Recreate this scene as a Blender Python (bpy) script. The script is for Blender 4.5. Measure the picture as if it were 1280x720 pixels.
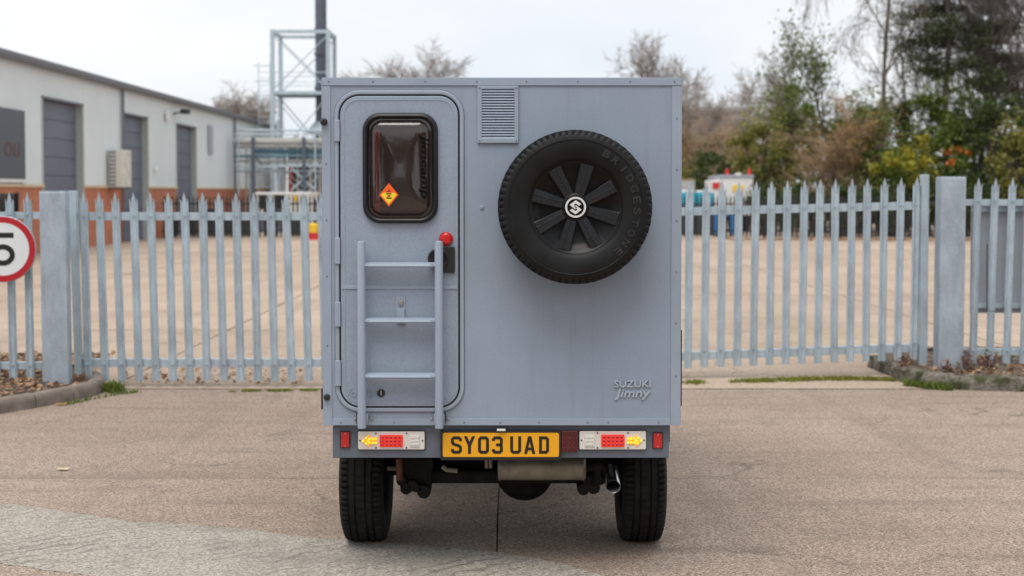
import bpy, bmesh, math, random
import numpy as np
from mathutils import Vector, Matrix

for _o in list(bpy.data.objects):
    bpy.data.objects.remove(_o)
SC = bpy.context.scene
COL = SC.collection
R = math.radians

# ------------------------------------------------------------------ camera
CAM_Z, PITCH, FPX = 1.74, 2.0, 1600.0
cam_data = bpy.data.cameras.new('camera')
cam_data.sensor_width = 36.0
cam_data.lens = 36.0 * FPX / 1280.0
HORIZON = 241.0
PY0 = HORIZON + FPX * math.tan(R(PITCH))
cam_data.shift_y = -(360.0 - PY0) / 1280.0
cam_data.clip_end = 2000
cam_data.dof.use_dof = True
cam_data.dof.focus_distance = 5.75
cam_data.dof.aperture_fstop = 2.6
cam = bpy.data.objects.new('camera', cam_data)
cam.location = (0, 0, CAM_Z)
cam.rotation_euler = (R(90 - PITCH), 0, 0)
COL.objects.link(cam)
SC.camera = cam

# ------------------------------------------------------------------ sky and sun (bright overcast)
SUN_EL, SUN_AZ = 66.0, 200.0          # azimuth clockwise from +Y: behind and left of the camera
world = bpy.data.worlds.new('World')
SC.world = world
world.use_nodes = True
wn = world.node_tree.nodes
wl = world.node_tree.links
wn.clear()
w_out = wn.new('ShaderNodeOutputWorld')
sky = wn.new('ShaderNodeTexSky')
sky.sky_type = 'NISHITA'
sky.sun_disc = False
sky.sun_elevation = R(SUN_EL)
sky.sun_rotation = R(SUN_AZ)
sky.dust_density = 2.0
bg_sky = wn.new('ShaderNodeBackground')
bg_sky.inputs['Strength'].default_value = 0.1
wl.new(sky.outputs[0], bg_sky.inputs['Color'])
tc = wn.new('ShaderNodeTexCoord')
mp = wn.new('ShaderNodeMapping')
mp.inputs['Scale'].default_value = (1.0, 1.0, 2.6)
wl.new(tc.outputs['Generated'], mp.inputs['Vector'])
nz = wn.new('ShaderNodeTexNoise')
nz.inputs['Scale'].default_value = 2.3
nz.inputs['Detail'].default_value = 5.0
nz.inputs['Roughness'].default_value = 0.5
wl.new(mp.outputs[0], nz.inputs['Vector'])
cr = wn.new('ShaderNodeValToRGB')
cr.color_ramp.elements[0].position = 0.33
cr.color_ramp.elements[0].color = (0.52, 0.56, 0.615, 1)
cr.color_ramp.elements[1].position = 0.62
cr.color_ramp.elements[1].color = (0.67, 0.67, 0.668, 1)
wl.new(nz.outputs[0], cr.inputs[0])
bg_cl = wn.new('ShaderNodeBackground')
bg_cl.inputs['Strength'].default_value = 1.0
wl.new(cr.outputs[0], bg_cl.inputs['Color'])
wmix = wn.new('ShaderNodeMixShader')
wmix.inputs[0].default_value = 0.93
wl.new(bg_sky.outputs[0], wmix.inputs[1])
wl.new(bg_cl.outputs[0], wmix.inputs[2])
wl.new(wmix.outputs[0], w_out.inputs[0])

sun_data = bpy.data.lights.new('sun', 'SUN')
sun_data.energy = 1.5
sun_data.angle = R(40)
sun_data.color = (1.0, 0.96, 0.90)
sun = bpy.data.objects.new('sun', sun_data)
_sd = Vector((math.sin(R(SUN_AZ)) * math.cos(R(SUN_EL)), math.cos(R(SUN_AZ)) * math.cos(R(SUN_EL)), math.sin(R(SUN_EL))))
sun.rotation_euler = _sd.to_track_quat('Z', 'Y').to_euler()
sun.location = (-6, -6, 12)
COL.objects.link(sun)

SC.view_settings.view_transform = 'Standard'
SC.view_settings.look = 'None'
SC.view_settings.exposure = 0.66
SC.view_settings.gamma = 1.0
SC.view_settings.use_curve_mapping = False
SC.render.engine = 'CYCLES'
SC.cycles.use_denoising = True
SC.cycles.max_bounces = 8
SC.cycles.transparent_max_bounces = 12

# ------------------------------------------------------------------ helpers
def P(px, py, Y):
    """world point seen at photograph pixel (px, py) on the plane at distance Y"""
    u = (px - 640.0) / FPX
    v = -(py - PY0) / FPX
    c, s = math.cos(R(PITCH)), math.sin(R(PITCH))
    d = Vector((u, c + v * s, -s + v * c))
    k = Y / d.y
    return Vector((d.x * k, Y, CAM_Z + d.z * k))

def PX(px, Y): return P(px, 300, Y).x
def PZ(py, Y): return P(640, py, Y).z
def PG(px, py, z=0.0):
    """point on a horizontal plane at height z seen at a pixel"""
    a = P(px, py, 1.0)
    d = a - Vector((0, 0, CAM_Z))
    k = (z - CAM_Z) / d.z
    return Vector((d.x * k, d.y * k, z))

def tag(o, label=None, cat=None, group=None, kind=None):
    if label: o['label'] = label
    if cat: o['category'] = cat
    if group: o['group'] = group
    if kind: o['kind'] = kind
    return o

WLOC = {}
def thing(name, label, cat, loc=(0, 0, 0), group=None):
    o = bpy.data.objects.new(name, None)
    o.empty_display_size = 0.2
    o.location = loc
    COL.objects.link(o)
    WLOC[o.name] = Vector(loc)
    return tag(o, label, cat, group)

class MB:
    def __init__(s):
        s.v = []; s.f = []; s.mi = []
    def add(s, vs, fs):
        b = len(s.v)
        s.v.extend([tuple(x) for x in vs])
        s.f.extend([tuple(i + b for i in f) for f in fs])
        return s
    def box(s, x0, x1, y0, y1, z0, z1):
        return s.add([(x0,y0,z0),(x1,y0,z0),(x1,y1,z0),(x0,y1,z0),(x0,y0,z1),(x1,y0,z1),(x1,y1,z1),(x0,y1,z1)],
                     [(0,3,2,1),(4,5,6,7),(0,1,5,4),(1,2,6,5),(2,3,7,6),(3,0,4,7)])
    def prism(s, poly, y0, y1):
        n = len(poly)
        vs = [(x, y0, z) for x, z in poly] + [(x, y1, z) for x, z in poly]
        fs = [tuple(range(n)), tuple(range(2*n-1, n-1, -1))]
        fs += [(i, i+n, (i+1) % n + n, (i+1) % n) for i in range(n)]
        return s.add(vs, fs)
    def slab(s, poly, z0, z1):
        n = len(poly)
        vs = [(x, y, z0) for x, y in poly] + [(x, y, z1) for x, y in poly]
        fs = [tuple(range(n-1, -1, -1)), tuple(range(n, 2*n))]
        fs += [(i, (i+1) % n, (i+1) % n + n, i+n) for i in range(n)]
        return s.add(vs, fs)
    def xprism(s, poly, x0, x1):
        n = len(poly)
        vs = [(x0, y, z) for y, z in poly] + [(x1, y, z) for y, z in poly]
        fs = [tuple(range(n)), tuple(range(2*n-1, n-1, -1))]
        fs += [(i, i+n, (i+1) % n + n, (i+1) % n) for i in range(n)]
        return s.add(vs, fs)
    def rings(s, loops, closed_ends=True, wrap=False):
        """bridge successive loops (lists of 3-D points with equal counts)"""
        n = len(loops[0]); vs = []; fs = []
        for l in loops: vs += [tuple(p) for p in l]
        m = len(loops)
        for k in range(m if wrap else m - 1):
            a = k * n; b = ((k + 1) % m) * n
            for i in range(n):
                j = (i + 1) % n
                fs.append((a+i, a+j, b+j, b+i))
        if closed_ends and not wrap:
            fs.append(tuple(range(n-1, -1, -1)))
            fs.append(tuple(range((m-1)*n, m*n)))
        return s.add(vs, fs)
    def tube(s, pts, rad, n=8, cap=True):
        pts = [Vector(p) for p in pts]
        if not hasattr(rad, '__len__'): rad = [rad] * len(pts)
        loops = []
        up0 = None
        for i, p in enumerate(pts):
            if i == 0: t = pts[1] - pts[0]
            elif i == len(pts) - 1: t = pts[-1] - pts[-2]
            else: t = (pts[i+1] - pts[i-1])
            t = t.normalized()
            if up0 is None:
                up0 = Vector((0, 0, 1)) if abs(t.z) < 0.9 else Vector((0, 1, 0))
            a = t.cross(up0)
            if a.length < 1e-4: a = t.cross(Vector((1, 0.3, 0)))
            a.normalize(); b = t.cross(a)
            up0 = -b if False else up0
            loops.append([p + (a * math.cos(2*math.pi*k/n) + b * math.sin(2*math.pi*k/n)) * rad[i] for k in range(n)])
        return s.rings(loops, cap)
    def lathe(s, prof, c, axis='y', n=48, closed=False, fn=None):
        """prof: list of (radius, along). axis y or x through c"""
        loops = []
        for pi, (r, a) in enumerate(prof):
            lp = []
            for k in range(n):
                t = 2 * math.pi * k / n
                rr = r if fn is None else fn(r, a, k)
                if axis == 'y': lp.append((c[0] + rr*math.cos(t), c[1] + a, c[2] + rr*math.sin(t)))
                elif axis == 'x': lp.append((c[0] + a, c[1] + rr*math.cos(t), c[2] + rr*math.sin(t)))
                else: lp.append((c[0] + rr*math.cos(t), c[1] + rr*math.sin(t), c[2] + a))
            loops.append(lp)
        return s.rings(loops, closed_ends=not closed, wrap=closed)
    def build(s, name, mat, parent=None, smooth=False, bevel=0.0, local=False, origin=None, ang=38, seg=2):
        me = bpy.data.meshes.new(name)
        vs = [Vector(v) for v in s.v]
        if origin is None:
            arr = np.array(s.v, dtype=float)
            c = Vector(((arr.min(0) + arr.max(0)) / 2).tolist())
            if parent is None: c.z = float(arr[:, 2].min())
        else: c = Vector(origin)
        me.from_pydata([tuple(v - c) for v in vs], [], s.f)
        bm = bmesh.new(); bm.from_mesh(me)
        bmesh.ops.recalc_face_normals(bm, faces=bm.faces)
        bm.to_mesh(me); bm.free()
        o = bpy.data.objects.new(name, me)
        COL.objects.link(o)
        if mat is not None: me.materials.append(mat)
        if parent is not None:
            o.parent = parent
            if local:
                o.location = c
                WLOC[o.name] = c
            else:
                o.location = c - WLOC[parent.name]
                WLOC[o.name] = c
        else:
            o.location = c
            WLOC[o.name] = c
        if smooth:
            me.shade_smooth()
            me.set_sharp_from_angle(angle=R(ang))
        if bevel:
            m = o.modifiers.new('Bevel', 'BEVEL')
            m.width = bevel; m.segments = seg; m.limit_method = 'ANGLE'; m.angle_limit = R(30)
        return o

def place_sub(o, parent, world):
    """give a copied part the wanted world place under an unrotated parent"""
    o.parent = parent
    o.location = Vector(world) - WLOC[parent.name]
    WLOC[o.name] = Vector(world)

def inst(src, parent, world, rot=None, scale=None):
    o = src.copy()
    COL.objects.link(o)
    place_sub(o, parent, world)
    if rot is not None: o.rotation_euler = rot
    if scale is not None: o.scale = scale
    return o

def rrect(x0, x1, z0, z1, r, n=6):
    pts = []
    for cx, cz, a0 in ((x1-r, z1-r, 0), (x0+r, z1-r, 90), (x0+r, z0+r, 180), (x1-r, z0+r, 270)):
        for k in range(n + 1):
            a = R(a0 + 90.0 * k / n)
            pts.append((cx + r*math.cos(a), cz + r*math.sin(a)))
    return pts

def ring(mb, outer, inner, y0, y1):
    """picture-frame solid between two equal-count outlines; y0 is the near face"""
    L = lambda poly, y: [(x, y, z) for x, z in poly]
    mb.rings([L(outer, y0), L(outer, y1), L(inner, y1), L(inner, y0)], wrap=True)

def stroke(pts, w, closed=False):
    """mitred strip along a polyline -> list of quads (x,z)"""
    n = len(pts); L = []; Rr = []
    for i in range(n):
        p = Vector(pts[i])
        a = Vector(pts[i-1]) if (i > 0 or closed) else None
        b = Vector(pts[(i+1) % n]) if (i < n-1 or closed) else None
        d1 = (p - a).normalized() if a is not None else None
        d2 = (b - p).normalized() if b is not None else None
        if d1 is None: d1 = d2
        if d2 is None: d2 = d1
        n1 = Vector((-d1.y, d1.x)); n2 = Vector((-d2.y, d2.x))
        m = (n1 + n2)
        m = m.normalized() if m.length > 1e-6 else n1
        k = w / 2 / max(0.4, m.dot(n1))
        L.append(p + m*k); Rr.append(p - m*k)
    qs = []
    for i in range(n if closed else n-1):
        j = (i+1) % n
        qs.append([L[i], L[j], Rr[j], Rr[i]])
    return qs

def text_polys(txt, size=1.0, offset=0.0, extrude=0.01, shear=0.0, spacing=1.0):
    cu = bpy.data.curves.new('lettering_curve', 'FONT')
    cu.body = txt; cu.size = size; cu.offset = offset; cu.extrude = extrude
    cu.shear = shear; cu.space_character = spacing
    cu.align_x = 'CENTER'; cu.align_y = 'CENTER'; cu.resolution_u = 3
    ob = bpy.data.objects.new('lettering_curve', cu)
    me = bpy.data.meshes.new_from_object(ob)
    vs = [v.co.copy() for v in me.vertices]
    fs = [tuple(p.vertices) for p in me.polygons]
    bpy.data.objects.remove(ob); bpy.data.curves.remove(cu); bpy.data.meshes.remove(me)
    return vs, fs

def text_mb(txt, cx, cz, y, width=None, height=None, rot=0.0, depth=0.002, **kw):
    """lettering that reads from -Y, fitted to a width and height"""
    vs, fs = text_polys(txt, extrude=0.5, **kw)
    xs = [v.x for v in vs]; ys = [v.y for v in vs]
    w0, h0 = max(xs) - min(xs), max(ys) - min(ys)
    mx, my = (max(xs) + min(xs))/2, (max(ys) + min(ys))/2
    sx = width / w0 if width else height / h0
    sy = height / h0 if height else sx
    mb = MB(); out = []
    for v in vs:
        x = (v.x - mx) * sx; z = (v.y - my) * sy
        xr = x*math.cos(rot) - z*math.sin(rot); zr = x*math.sin(rot) + z*math.cos(rot)
        out.append((cx + xr, y - v.z * depth, cz + zr))
    return mb.add(out, fs)

# ------------------------------------------------------------------ materials
def new_mat(name):
    m = bpy.data.materials.new(name)
    m.use_nodes = True
    nt = m.node_tree
    return m, nt, nt.nodes, nt.links, nt.nodes['Principled BSDF']

def mixrgb(nt, fac, a, b, mode='MIX'):
    n = nt.nodes.new('ShaderNodeMix'); n.data_type = 'RGBA'; n.blend_type = mode
    for sock, val in ((n.inputs[0], fac), (n.inputs[6], a), (n.inputs[7], b)):
        if hasattr(val, 'links'): nt.links.new(val, sock)
        elif isinstance(val, (int, float)): sock.default_value = val
        else: sock.default_value = (*val[:3], 1)
    return n.outputs[2]

def ramp(nt, src, p0, p1, c0=(0,0,0), c1=(1,1,1)):
    n = nt.nodes.new('ShaderNodeValToRGB')
    n.color_ramp.elements[0].position = p0; n.color_ramp.elements[1].position = p1
    n.color_ramp.elements[0].color = (*c0, 1); n.color_ramp.elements[1].color = (*c1, 1)
    nt.links.new(src, n.inputs[0])
    return n.outputs[0]

def noise(nt, vec, scale, detail=3.0, rough=0.55, dist=0.0):
    n = nt.nodes.new('ShaderNodeTexNoise')
    n.inputs['Scale'].default_value = scale; n.inputs['Detail'].default_value = detail
    n.inputs['Roughness'].default_value = rough; n.inputs['Distortion'].default_value = dist
    if vec is not None: nt.links.new(vec, n.inputs['Vector'])
    return n.outputs[0]

def worldpos(nt, scale=(1,1,1), rot=(0,0,0)):
    g = nt.nodes.new('ShaderNodeNewGeometry')
    m = nt.nodes.new('ShaderNodeMapping')
    m.inputs['Scale'].default_value = scale; m.inputs['Rotation'].default_value = rot
    nt.links.new(g.outputs['Position'], m.inputs['Vector'])
    return m.outputs[0]

def objpos(nt, scale=(1,1,1)):
    g = nt.nodes.new('ShaderNodeTexCoord')
    m = nt.nodes.new('ShaderNodeMapping')
    m.inputs['Scale'].default_value = scale
    nt.links.new(g.outputs['Object'], m.inputs['Vector'])
    return m.outputs[0]

def bump(nt, h, strength, dist, bsdf):
    b = nt.nodes.new('ShaderNodeBump')
    b.inputs['Strength'].default_value = strength; b.inputs['Distance'].default_value = dist
    nt.links.new(h, b.inputs['Height'])
    nt.links.new(b.outputs[0], bsdf.inputs['Normal'])
    return b

def simple(name, col, rough=0.5, metal=0.0, var=0.12, scale=6.0, bmp=0.0, bscale=80.0, emit=None, estr=0.0, coat=0.0, spec=0.5):
    m, nt, N, L, b = new_mat(name)
    b.inputs['Roughness'].default_value = rough
    b.inputs['Metallic'].default_value = metal
    b.inputs['Coat Weight'].default_value = coat
    b.inputs['Specular IOR Level'].default_value = spec
    w = worldpos(nt)
    f = ramp(nt, noise(nt, w, scale, 4.0), 0.3, 0.7)
    c0 = [c * (1 - var) for c in col]; c1 = [min(1, c * (1 + var)) for c in col]
    L.new(mixrgb(nt, f, c0, c1), b.inputs['Base Color'])
    if bmp: bump(nt, noise(nt, w, bscale, 2.0), bmp, 0.002, b)
    if emit:
        b.inputs['Emission Color'].default_value = (*emit, 1)
        b.inputs['Emission Strength'].default_value = estr
    return m

def galvanised(name, col, rough=0.48):
    m, nt, N, L, b = new_mat(name)
    w = worldpos(nt, (1, 1, 0.45))
    f = ramp(nt, noise(nt, w, 9.0, 5.0, 0.6), 0.28, 0.72)
    g = ramp(nt, noise(nt, worldpos(nt), 60.0, 2.0), 0.35, 0.65)
    c = mixrgb(nt, f, [x*0.68 for x in col], [min(1, x*1.24) for x in col])
    c = mixrgb(nt, 0.3, c, mixrgb(nt, g, [x*0.8 for x in col], [min(1, x*1.2) for x in col]))
    st = ramp(nt, noise(nt, worldpos(nt, (1, 1, 0.12)), 14.0, 4.0), 0.62, 0.74)
    c = mixrgb(nt, mixrgb(nt, 0.45, (0,0,0), st), c, [col[0]*0.72, col[1]*0.66, col[2]*0.58])
    L.new(c, b.inputs['Base Color'])
    b.inputs['Metallic'].default_value = 0.25
    b.inputs['Roughness'].default_value = rough
    return m

def paint_textured(name, col):
    """grey textured bed-liner style paint"""
    m, nt, N, L, b = new_mat(name)
    w = worldpos(nt)
    f = ramp(nt, noise(nt, w, 3.2, 5.0, 0.65), 0.3, 0.72)
    g = ramp(nt, noise(nt, w, 210.0, 2.0), 0.32, 0.68)
    c = mixrgb(nt, f, [x*0.92 for x in col], [x*1.06 for x in col])
    c = mixrgb(nt, 0.35, c, mixrgb(nt, g, [x*0.70 for x in col], [x*1.24 for x in col]))
    # rain streaks and road dust
    s = ramp(nt, noise(nt, worldpos(nt, (1, 1, 0.06)), 26.0, 4.0, 0.6), 0.56, 0.72)
    c = mixrgb(nt, mixrgb(nt, 0.36, (0,0,0), s), c, (col[0]*0.80, col[1]*0.78, col[2]*0.74))
    L.new(c, b.inputs['Base Color'])
    b.inputs['Roughness'].default_value = 0.55
    b.inputs['Specular IOR Level'].default_value = 0.35
    bump(nt, noise(nt, w, 260.0, 2.0), 0.22, 0.0015, b)
    return m

def concrete_ground(name, a, bb, dark, tint, grain=1.0, groove=0.0, crack=0.6):
    m, nt, N, L, b = new_mat(name)
    w = worldpos(nt)
    big = ramp(nt, noise(nt, w, 0.45, 5.0, 0.6), 0.3, 0.7)
    mid = ramp(nt, noise(nt, worldpos(nt, (0.5, 1.2, 1)), 2.6, 6.0, 0.7, 0.4), 0.34, 0.66)
    c = mixrgb(nt, big, a, bb)
    c = mixrgb(nt, mixrgb(nt, 0.5, (0,0,0), mid), c, tint)
    # stones in the surface: light and dark grains
    vo = nt.nodes.new('ShaderNodeTexVoronoi'); vo.inputs['Scale'].default_value = 120.0
    L.new(w, vo.inputs['Vector'])
    vc = nt.nodes.new('ShaderNodeSeparateColor'); L.new(vo.outputs['Color'], vc.inputs[0])
    st = ramp(nt, vc.outputs[0], 0.0, 1.0, (0.50, 0.50, 0.50), (1.46, 1.44, 1.40))
    c = mixrgb(nt, min(1.0, 0.85 * grain), c, mixrgb(nt, 1.0, c, st, 'MULTIPLY'))
    pits = ramp(nt, noise(nt, w, 75.0, 5.0, 0.8), 0.40, 0.47, (1,1,1), (0,0,0))
    c = mixrgb(nt, mixrgb(nt, 0.75 * grain, (0,0,0), pits), c, dark)
    # shallow streaky scuffs and stains across the drive
    sc = ramp(nt, noise(nt, worldpos(nt, (0.35, 2.6, 1), (0, 0, 0.06)), 1.7, 6.0, 0.72), 0.50, 0.70)
    c = mixrgb(nt, mixrgb(nt, 0.5, (0,0,0), sc), c, [x*0.62 for x in a])
    oil = ramp(nt, noise(nt, w, 0.9, 5.0, 0.65), 0.58, 0.74)
    c = mixrgb(nt, mixrgb(nt, 0.55, (0,0,0), oil), c, dark)
    # wandering hairline cracks and faint tyre tracks
    wq = nt.nodes.new('ShaderNodeVectorMath'); wq.operation = 'ADD'
    L.new(w, wq.inputs[0])
    nq = nt.nodes.new('ShaderNodeTexNoise'); nq.inputs['Scale'].default_value = 1.6; nq.inputs['Detail'].default_value = 5.0
    L.new(w, nq.inputs['Vector']); L.new(nq.outputs['Color'], wq.inputs[1])
    ve = nt.nodes.new('ShaderNodeTexVoronoi'); ve.feature = 'DISTANCE_TO_EDGE'; ve.inputs['Scale'].default_value = 0.42
    L.new(wq.outputs[0], ve.inputs['Vector'])
    ck = ramp(nt, ve.outputs[0], 0.0015, 0.006, (1,1,1), (0,0,0))
    ck = mixrgb(nt, 1.0, ck, ramp(nt, noise(nt, w, 0.7, 3.0), 0.50, 0.60), 'MULTIPLY')
    c = mixrgb(nt, mixrgb(nt, crack, (0,0,0), ck), c, dark)
    trk = ramp(nt, noise(nt, worldpos(nt, (1.5, 0.12, 1), (0, 0, 0.25)), 1.3, 5.0, 0.65), 0.54, 0.70)
    c = mixrgb(nt, mixrgb(nt, 0.45, (0,0,0), trk), c, [x*0.68 for x in a])
    rnd = nt.nodes.new('ShaderNodeObjectInfo')
    rv = ramp(nt, rnd.outputs['Random'], 0, 1, (0.94, 0.94, 0.94), (1.05, 1.05, 1.05))
    c = mixrgb(nt, 1.0, c, rv, 'MULTIPLY')
    L.new(c, b.inputs['Base Color'])
    b.inputs['Roughness'].default_value = 0.86
    b.inputs['Specular IOR Level'].default_value = 0.3
    h = noise(nt, w, 120.0, 4.0, 0.7)
    if groove:
        wv = nt.nodes.new('ShaderNodeTexWave')
        wv.bands_direction = 'Y'
        wv.inputs['Scale'].default_value = 3.6
        wv.inputs['Distortion'].default_value = 6.0
        wv.inputs['Detail'].default_value = 3.0
        wv.inputs['Detail Scale'].default_value = 2.0
        L.new(worldpos(nt, (1, 1, 1), (0, 0, R(-38))), wv.inputs['Vector'])
        brk = ramp(nt, noise(nt, w, 1.5, 5.0, 0.65), 0.40, 0.56)
        gv = ramp(nt, wv.outputs[0], 0.02, 0.32, (0,0,0), (1,1,1))
        gg = mixrgb(nt, brk, gv, (1, 1, 1))
        mm = nt.nodes.new('ShaderNodeMath'); mm.operation = 'MULTIPLY_ADD'
        L.new(gg, mm.inputs[0]); mm.inputs[1].default_value = groove; L.new(h, mm.inputs[2])
        h = mm.outputs[0]
        dg = ramp(nt, wv.outputs[0], 0.03, 0.22, (1,1,1), (0,0,0))
        dg = mixrgb(nt, brk, dg, (0, 0, 0))
        c2 = mixrgb(nt, mixrgb(nt, 0.38, (0,0,0), dg), c, dark)
        L.new(c2, b.inputs['Base Color'])
    bump(nt, h, 0.9, 0.006, b)
    return m

def leaf_mat(name, a, bcol, c2, trans=0.25):
    m, nt, N, L, b = new_mat(name)
    g = N.new('ShaderNodeNewGeometry')
    f = ramp(nt, g.outputs['Random Per Island'], 0.0, 1.0)
    cl = ramp(nt, noise(nt, worldpos(nt), 0.9, 3.0), 0.35, 0.65)
    c = mixrgb(nt, f, a, bcol)
    c = mixrgb(nt, mixrgb(nt, 0.6, (0,0,0), cl), c, c2)
    L.new(c, b.inputs['Base Color'])
    b.inputs['Roughness'].default_value = 0.55
    t = N.new('ShaderNodeBsdfTranslucent'); L.new(c, t.inputs[0])
    mx = N.new('ShaderNodeMixShader'); mx.inputs[0].default_value = trans
    L.new(b.outputs[0], mx.inputs[1]); L.new(t.outputs[0], mx.inputs[2])
    L.new(mx.outputs[0], N['Material Output'].inputs[0])
    return m

def brick_mat(name):
    m, nt, N, L, b = new_mat(name)
    g = N.new('ShaderNodeNewGeometry'); s = N.new('ShaderNodeSeparateXYZ'); cb = N.new('ShaderNodeCombineXYZ')
    L.new(g.outputs['Position'], s.inputs[0]); L.new(s.outputs[1], cb.inputs[0]); L.new(s.outputs[2], cb.inputs[1])
    br = N.new('ShaderNodeTexBrick')
    br.inputs['Color1'].default_value = (0.60, 0.185, 0.075, 1); br.inputs['Color2'].default_value = (0.50, 0.14, 0.06, 1)
    br.inputs['Mortar'].default_value = (0.42, 0.36, 0.30, 1)
    br.inputs['Scale'].default_value = 1.0; br.inputs['Mortar Size'].default_value = 0.006
    br.inputs['Brick Width'].default_value = 0.225; br.inputs['Row Height'].default_value = 0.075
    L.new(cb.outputs[0], br.inputs['Vector'])
    f = ramp(nt, noise(nt, worldpos(nt), 1.3, 4.0), 0.3, 0.7)
    L.new(mixrgb(nt, f, br.outputs[0], mixrgb(nt, 1.0, br.outputs[0], (0.8, 0.8, 0.82), 'MULTIPLY')), b.inputs['Base Color'])
    b.inputs['Roughness'].default_value = 0.9
    bump(nt, br.outputs['Fac'], -0.5, 0.008, b)
    return m

M = {}
M['paint'] = paint_textured('grey_textured_paint', (0.290, 0.342, 0.425))
M['paint_smooth'] = simple('grey_smooth_paint', (0.305, 0.358, 0.44), 0.42, var=0.05, bmp=0.05, bscale=180)
M['bumper'] = simple('bumper_grey_paint', (0.125, 0.145, 0.18), 0.5, var=0.1, bmp=0.05, bscale=180)
M['black_rubber'] = simple('black_rubber', (0.009, 0.009, 0.0095), 0.42, var=0.25, scale=20, bmp=0.1, bscale=120, spec=0.4)
M['tyre'] = simple('tyre_rubber', (0.0065, 0.0065, 0.007), 0.55, var=0.5, scale=9, bmp=0.25, bscale=160, spec=0.28)
M['tread'] = simple('dusty_tread_rubber', (0.011, 0.0105, 0.010), 0.7, var=0.5, scale=22, bmp=0.3, bscale=90, spec=0.2)
M['tyre_text'] = simple('tyre_lettering_rubber', (0.017, 0.017, 0.018), 0.5, var=0.1)
M['hubcap'] = simple('satin_black_plastic', (0.0035, 0.0035, 0.004), 0.35, var=0.2, scale=18, spec=0.25)
M['spoke'] = simple('spoke_black_plastic', (0.013, 0.0145, 0.018), 0.25, var=0.2, scale=18, spec=0.55)
M['black_plastic'] = simple('black_plastic', (0.018, 0.019, 0.02), 0.4, var=0.2)
M['chassis'] = simple('dirty_black_chassis', (0.009, 0.0082, 0.0075), 0.75, var=0.6, scale=18, bmp=0.3, bscale=60, spec=0.2)
M['rust'] = simple('rusty_steel', (0.10, 0.035, 0.02), 0.85, var=0.5, scale=25, bmp=0.3)
M['muffler'] = simple('dull_exhaust_steel', (0.25, 0.225, 0.185), 0.5, metal=0.55, var=0.25, scale=15)
M['chrome'] = simple('stainless_tip', (0.55, 0.55, 0.56), 0.2, metal=1.0, var=0.1)
M['screw'] = simple('zinc_screw', (0.45, 0.45, 0.46), 0.35, metal=0.8, var=0.1)
M['rivet'] = simple('dark_rivet', (0.16, 0.18, 0.22), 0.5, var=0.1)
M['red_lens'] = simple('red_lens', (0.62, 0.018, 0.015), 0.22, var=0.1, coat=0.5, emit=(1, 0.03, 0.02), estr=0.22)
M['red_reflector'] = simple('red_reflector', (0.48, 0.012, 0.014), 0.2, var=0.12, coat=0.5)
M['red_button'] = simple('red_button_plastic', (0.60, 0.012, 0.016), 0.25, var=0.06, coat=0.4)
M['fog_lens'] = simple('dark_red_lens', (0.085, 0.004, 0.007), 0.25, var=0.2, scale=60, coat=0.5)
M['cluster'] = simple('cream_lamp_housing', (0.72, 0.69, 0.63), 0.35, var=0.05)
M['clear_lens'] = simple('clear_reverse_lens', (0.70, 0.70, 0.66), 0.15, var=0.12, scale=60, coat=0.6)
M['indicator'] = simple('lit_indicator_lens', (0.85, 0.36, 0.02), 0.3, var=0.05, emit=(1.0, 0.36, 0.01), estr=0.38)
M['indicator_core'] = simple('lit_indicator_core', (0.9, 0.55, 0.06), 0.3, var=0.05, emit=(1.0, 0.55, 0.05), estr=0.75)
M['plate'] = simple('yellow_plate', (0.86, 0.40, 0.012), 0.3, var=0.03)
M['plate_black'] = simple('plate_black', (0.012, 0.011, 0.010), 0.4, var=0.1)
M['sticker_orange'] = simple('sticker_orange', (0.85, 0.13, 0.01), 0.4, var=0.05)
M['sticker_yellow'] = simple('sticker_yellow', (0.92, 0.62, 0.04), 0.4, var=0.04)
M['sticker_black'] = simple('sticker_black', (0.004, 0.003, 0.003), 0.6, var=0.05, spec=0.1)
M['curtain'] = simple('red_curtain', (0.62, 0.03, 0.04), 0.7, var=0.3, scale=18)
M['interior'] = simple('dark_interior', (0.085, 0.058, 0.053), 0.7, var=0.5, scale=5)
M['badge'] = simple('pale_grey_badge', (0.40, 0.455, 0.53), 0.35, var=0.04)
M['white'] = simple('white_paint', (0.78, 0.78, 0.77), 0.45, var=0.05)
M['white_emblem'] = simple('bright_emblem', (0.85, 0.85, 0.86), 0.25, metal=0.3, var=0.03)
M['galv'] = galvanised('galvanised_steel', (0.45, 0.53, 0.59))
M['galv_post'] = galvanised('galvanised_post_steel', (0.38, 0.435, 0.50), 0.55)
M['galv_far'] = galvanised('galvanised_tower_steel', (0.44, 0.52, 0.57), 0.6)
M['bolt'] = simple('rusty_bolt', (0.10, 0.085, 0.075), 0.6, metal=0.4)
M['slab'] = concrete_ground('drive_concrete', (0.30, 0.228, 0.182), (0.45, 0.36, 0.30), (0.075, 0.056, 0.043), (0.385, 0.30, 0.245), 1.15)
M['yard'] = concrete_ground('yard_concrete', (0.36, 0.275, 0.21), (0.56, 0.45, 0.36), (0.15, 0.11, 0.085), (0.46, 0.355, 0.28), 0.8, 0.0, 1.0)
M['apron'] = concrete_ground('grey_brushed_concrete', (0.36, 0.328, 0.285), (0.50, 0.46, 0.41), (0.10, 0.085, 0.07), (0.43, 0.39, 0.34), 0.85, 1.6)
M['joint'] = simple('joint_dirt', (0.045, 0.038, 0.030), 0.95, var=0.4, scale=8)
M['ground'] = simple('bare_earth', (0.14, 0.11, 0.08), 0.95, var=0.35, scale=1.5, bmp=0.4, bscale=8)
M['soil'] = simple('bed_soil', (0.105, 0.075, 0.05), 0.95, var=0.45, scale=9, bmp=0.8, bscale=30)
M['clad'] = simple('pale_cladding', (0.72, 0.77, 0.79), 0.5, var=0.035, scale=0.6)
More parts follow.
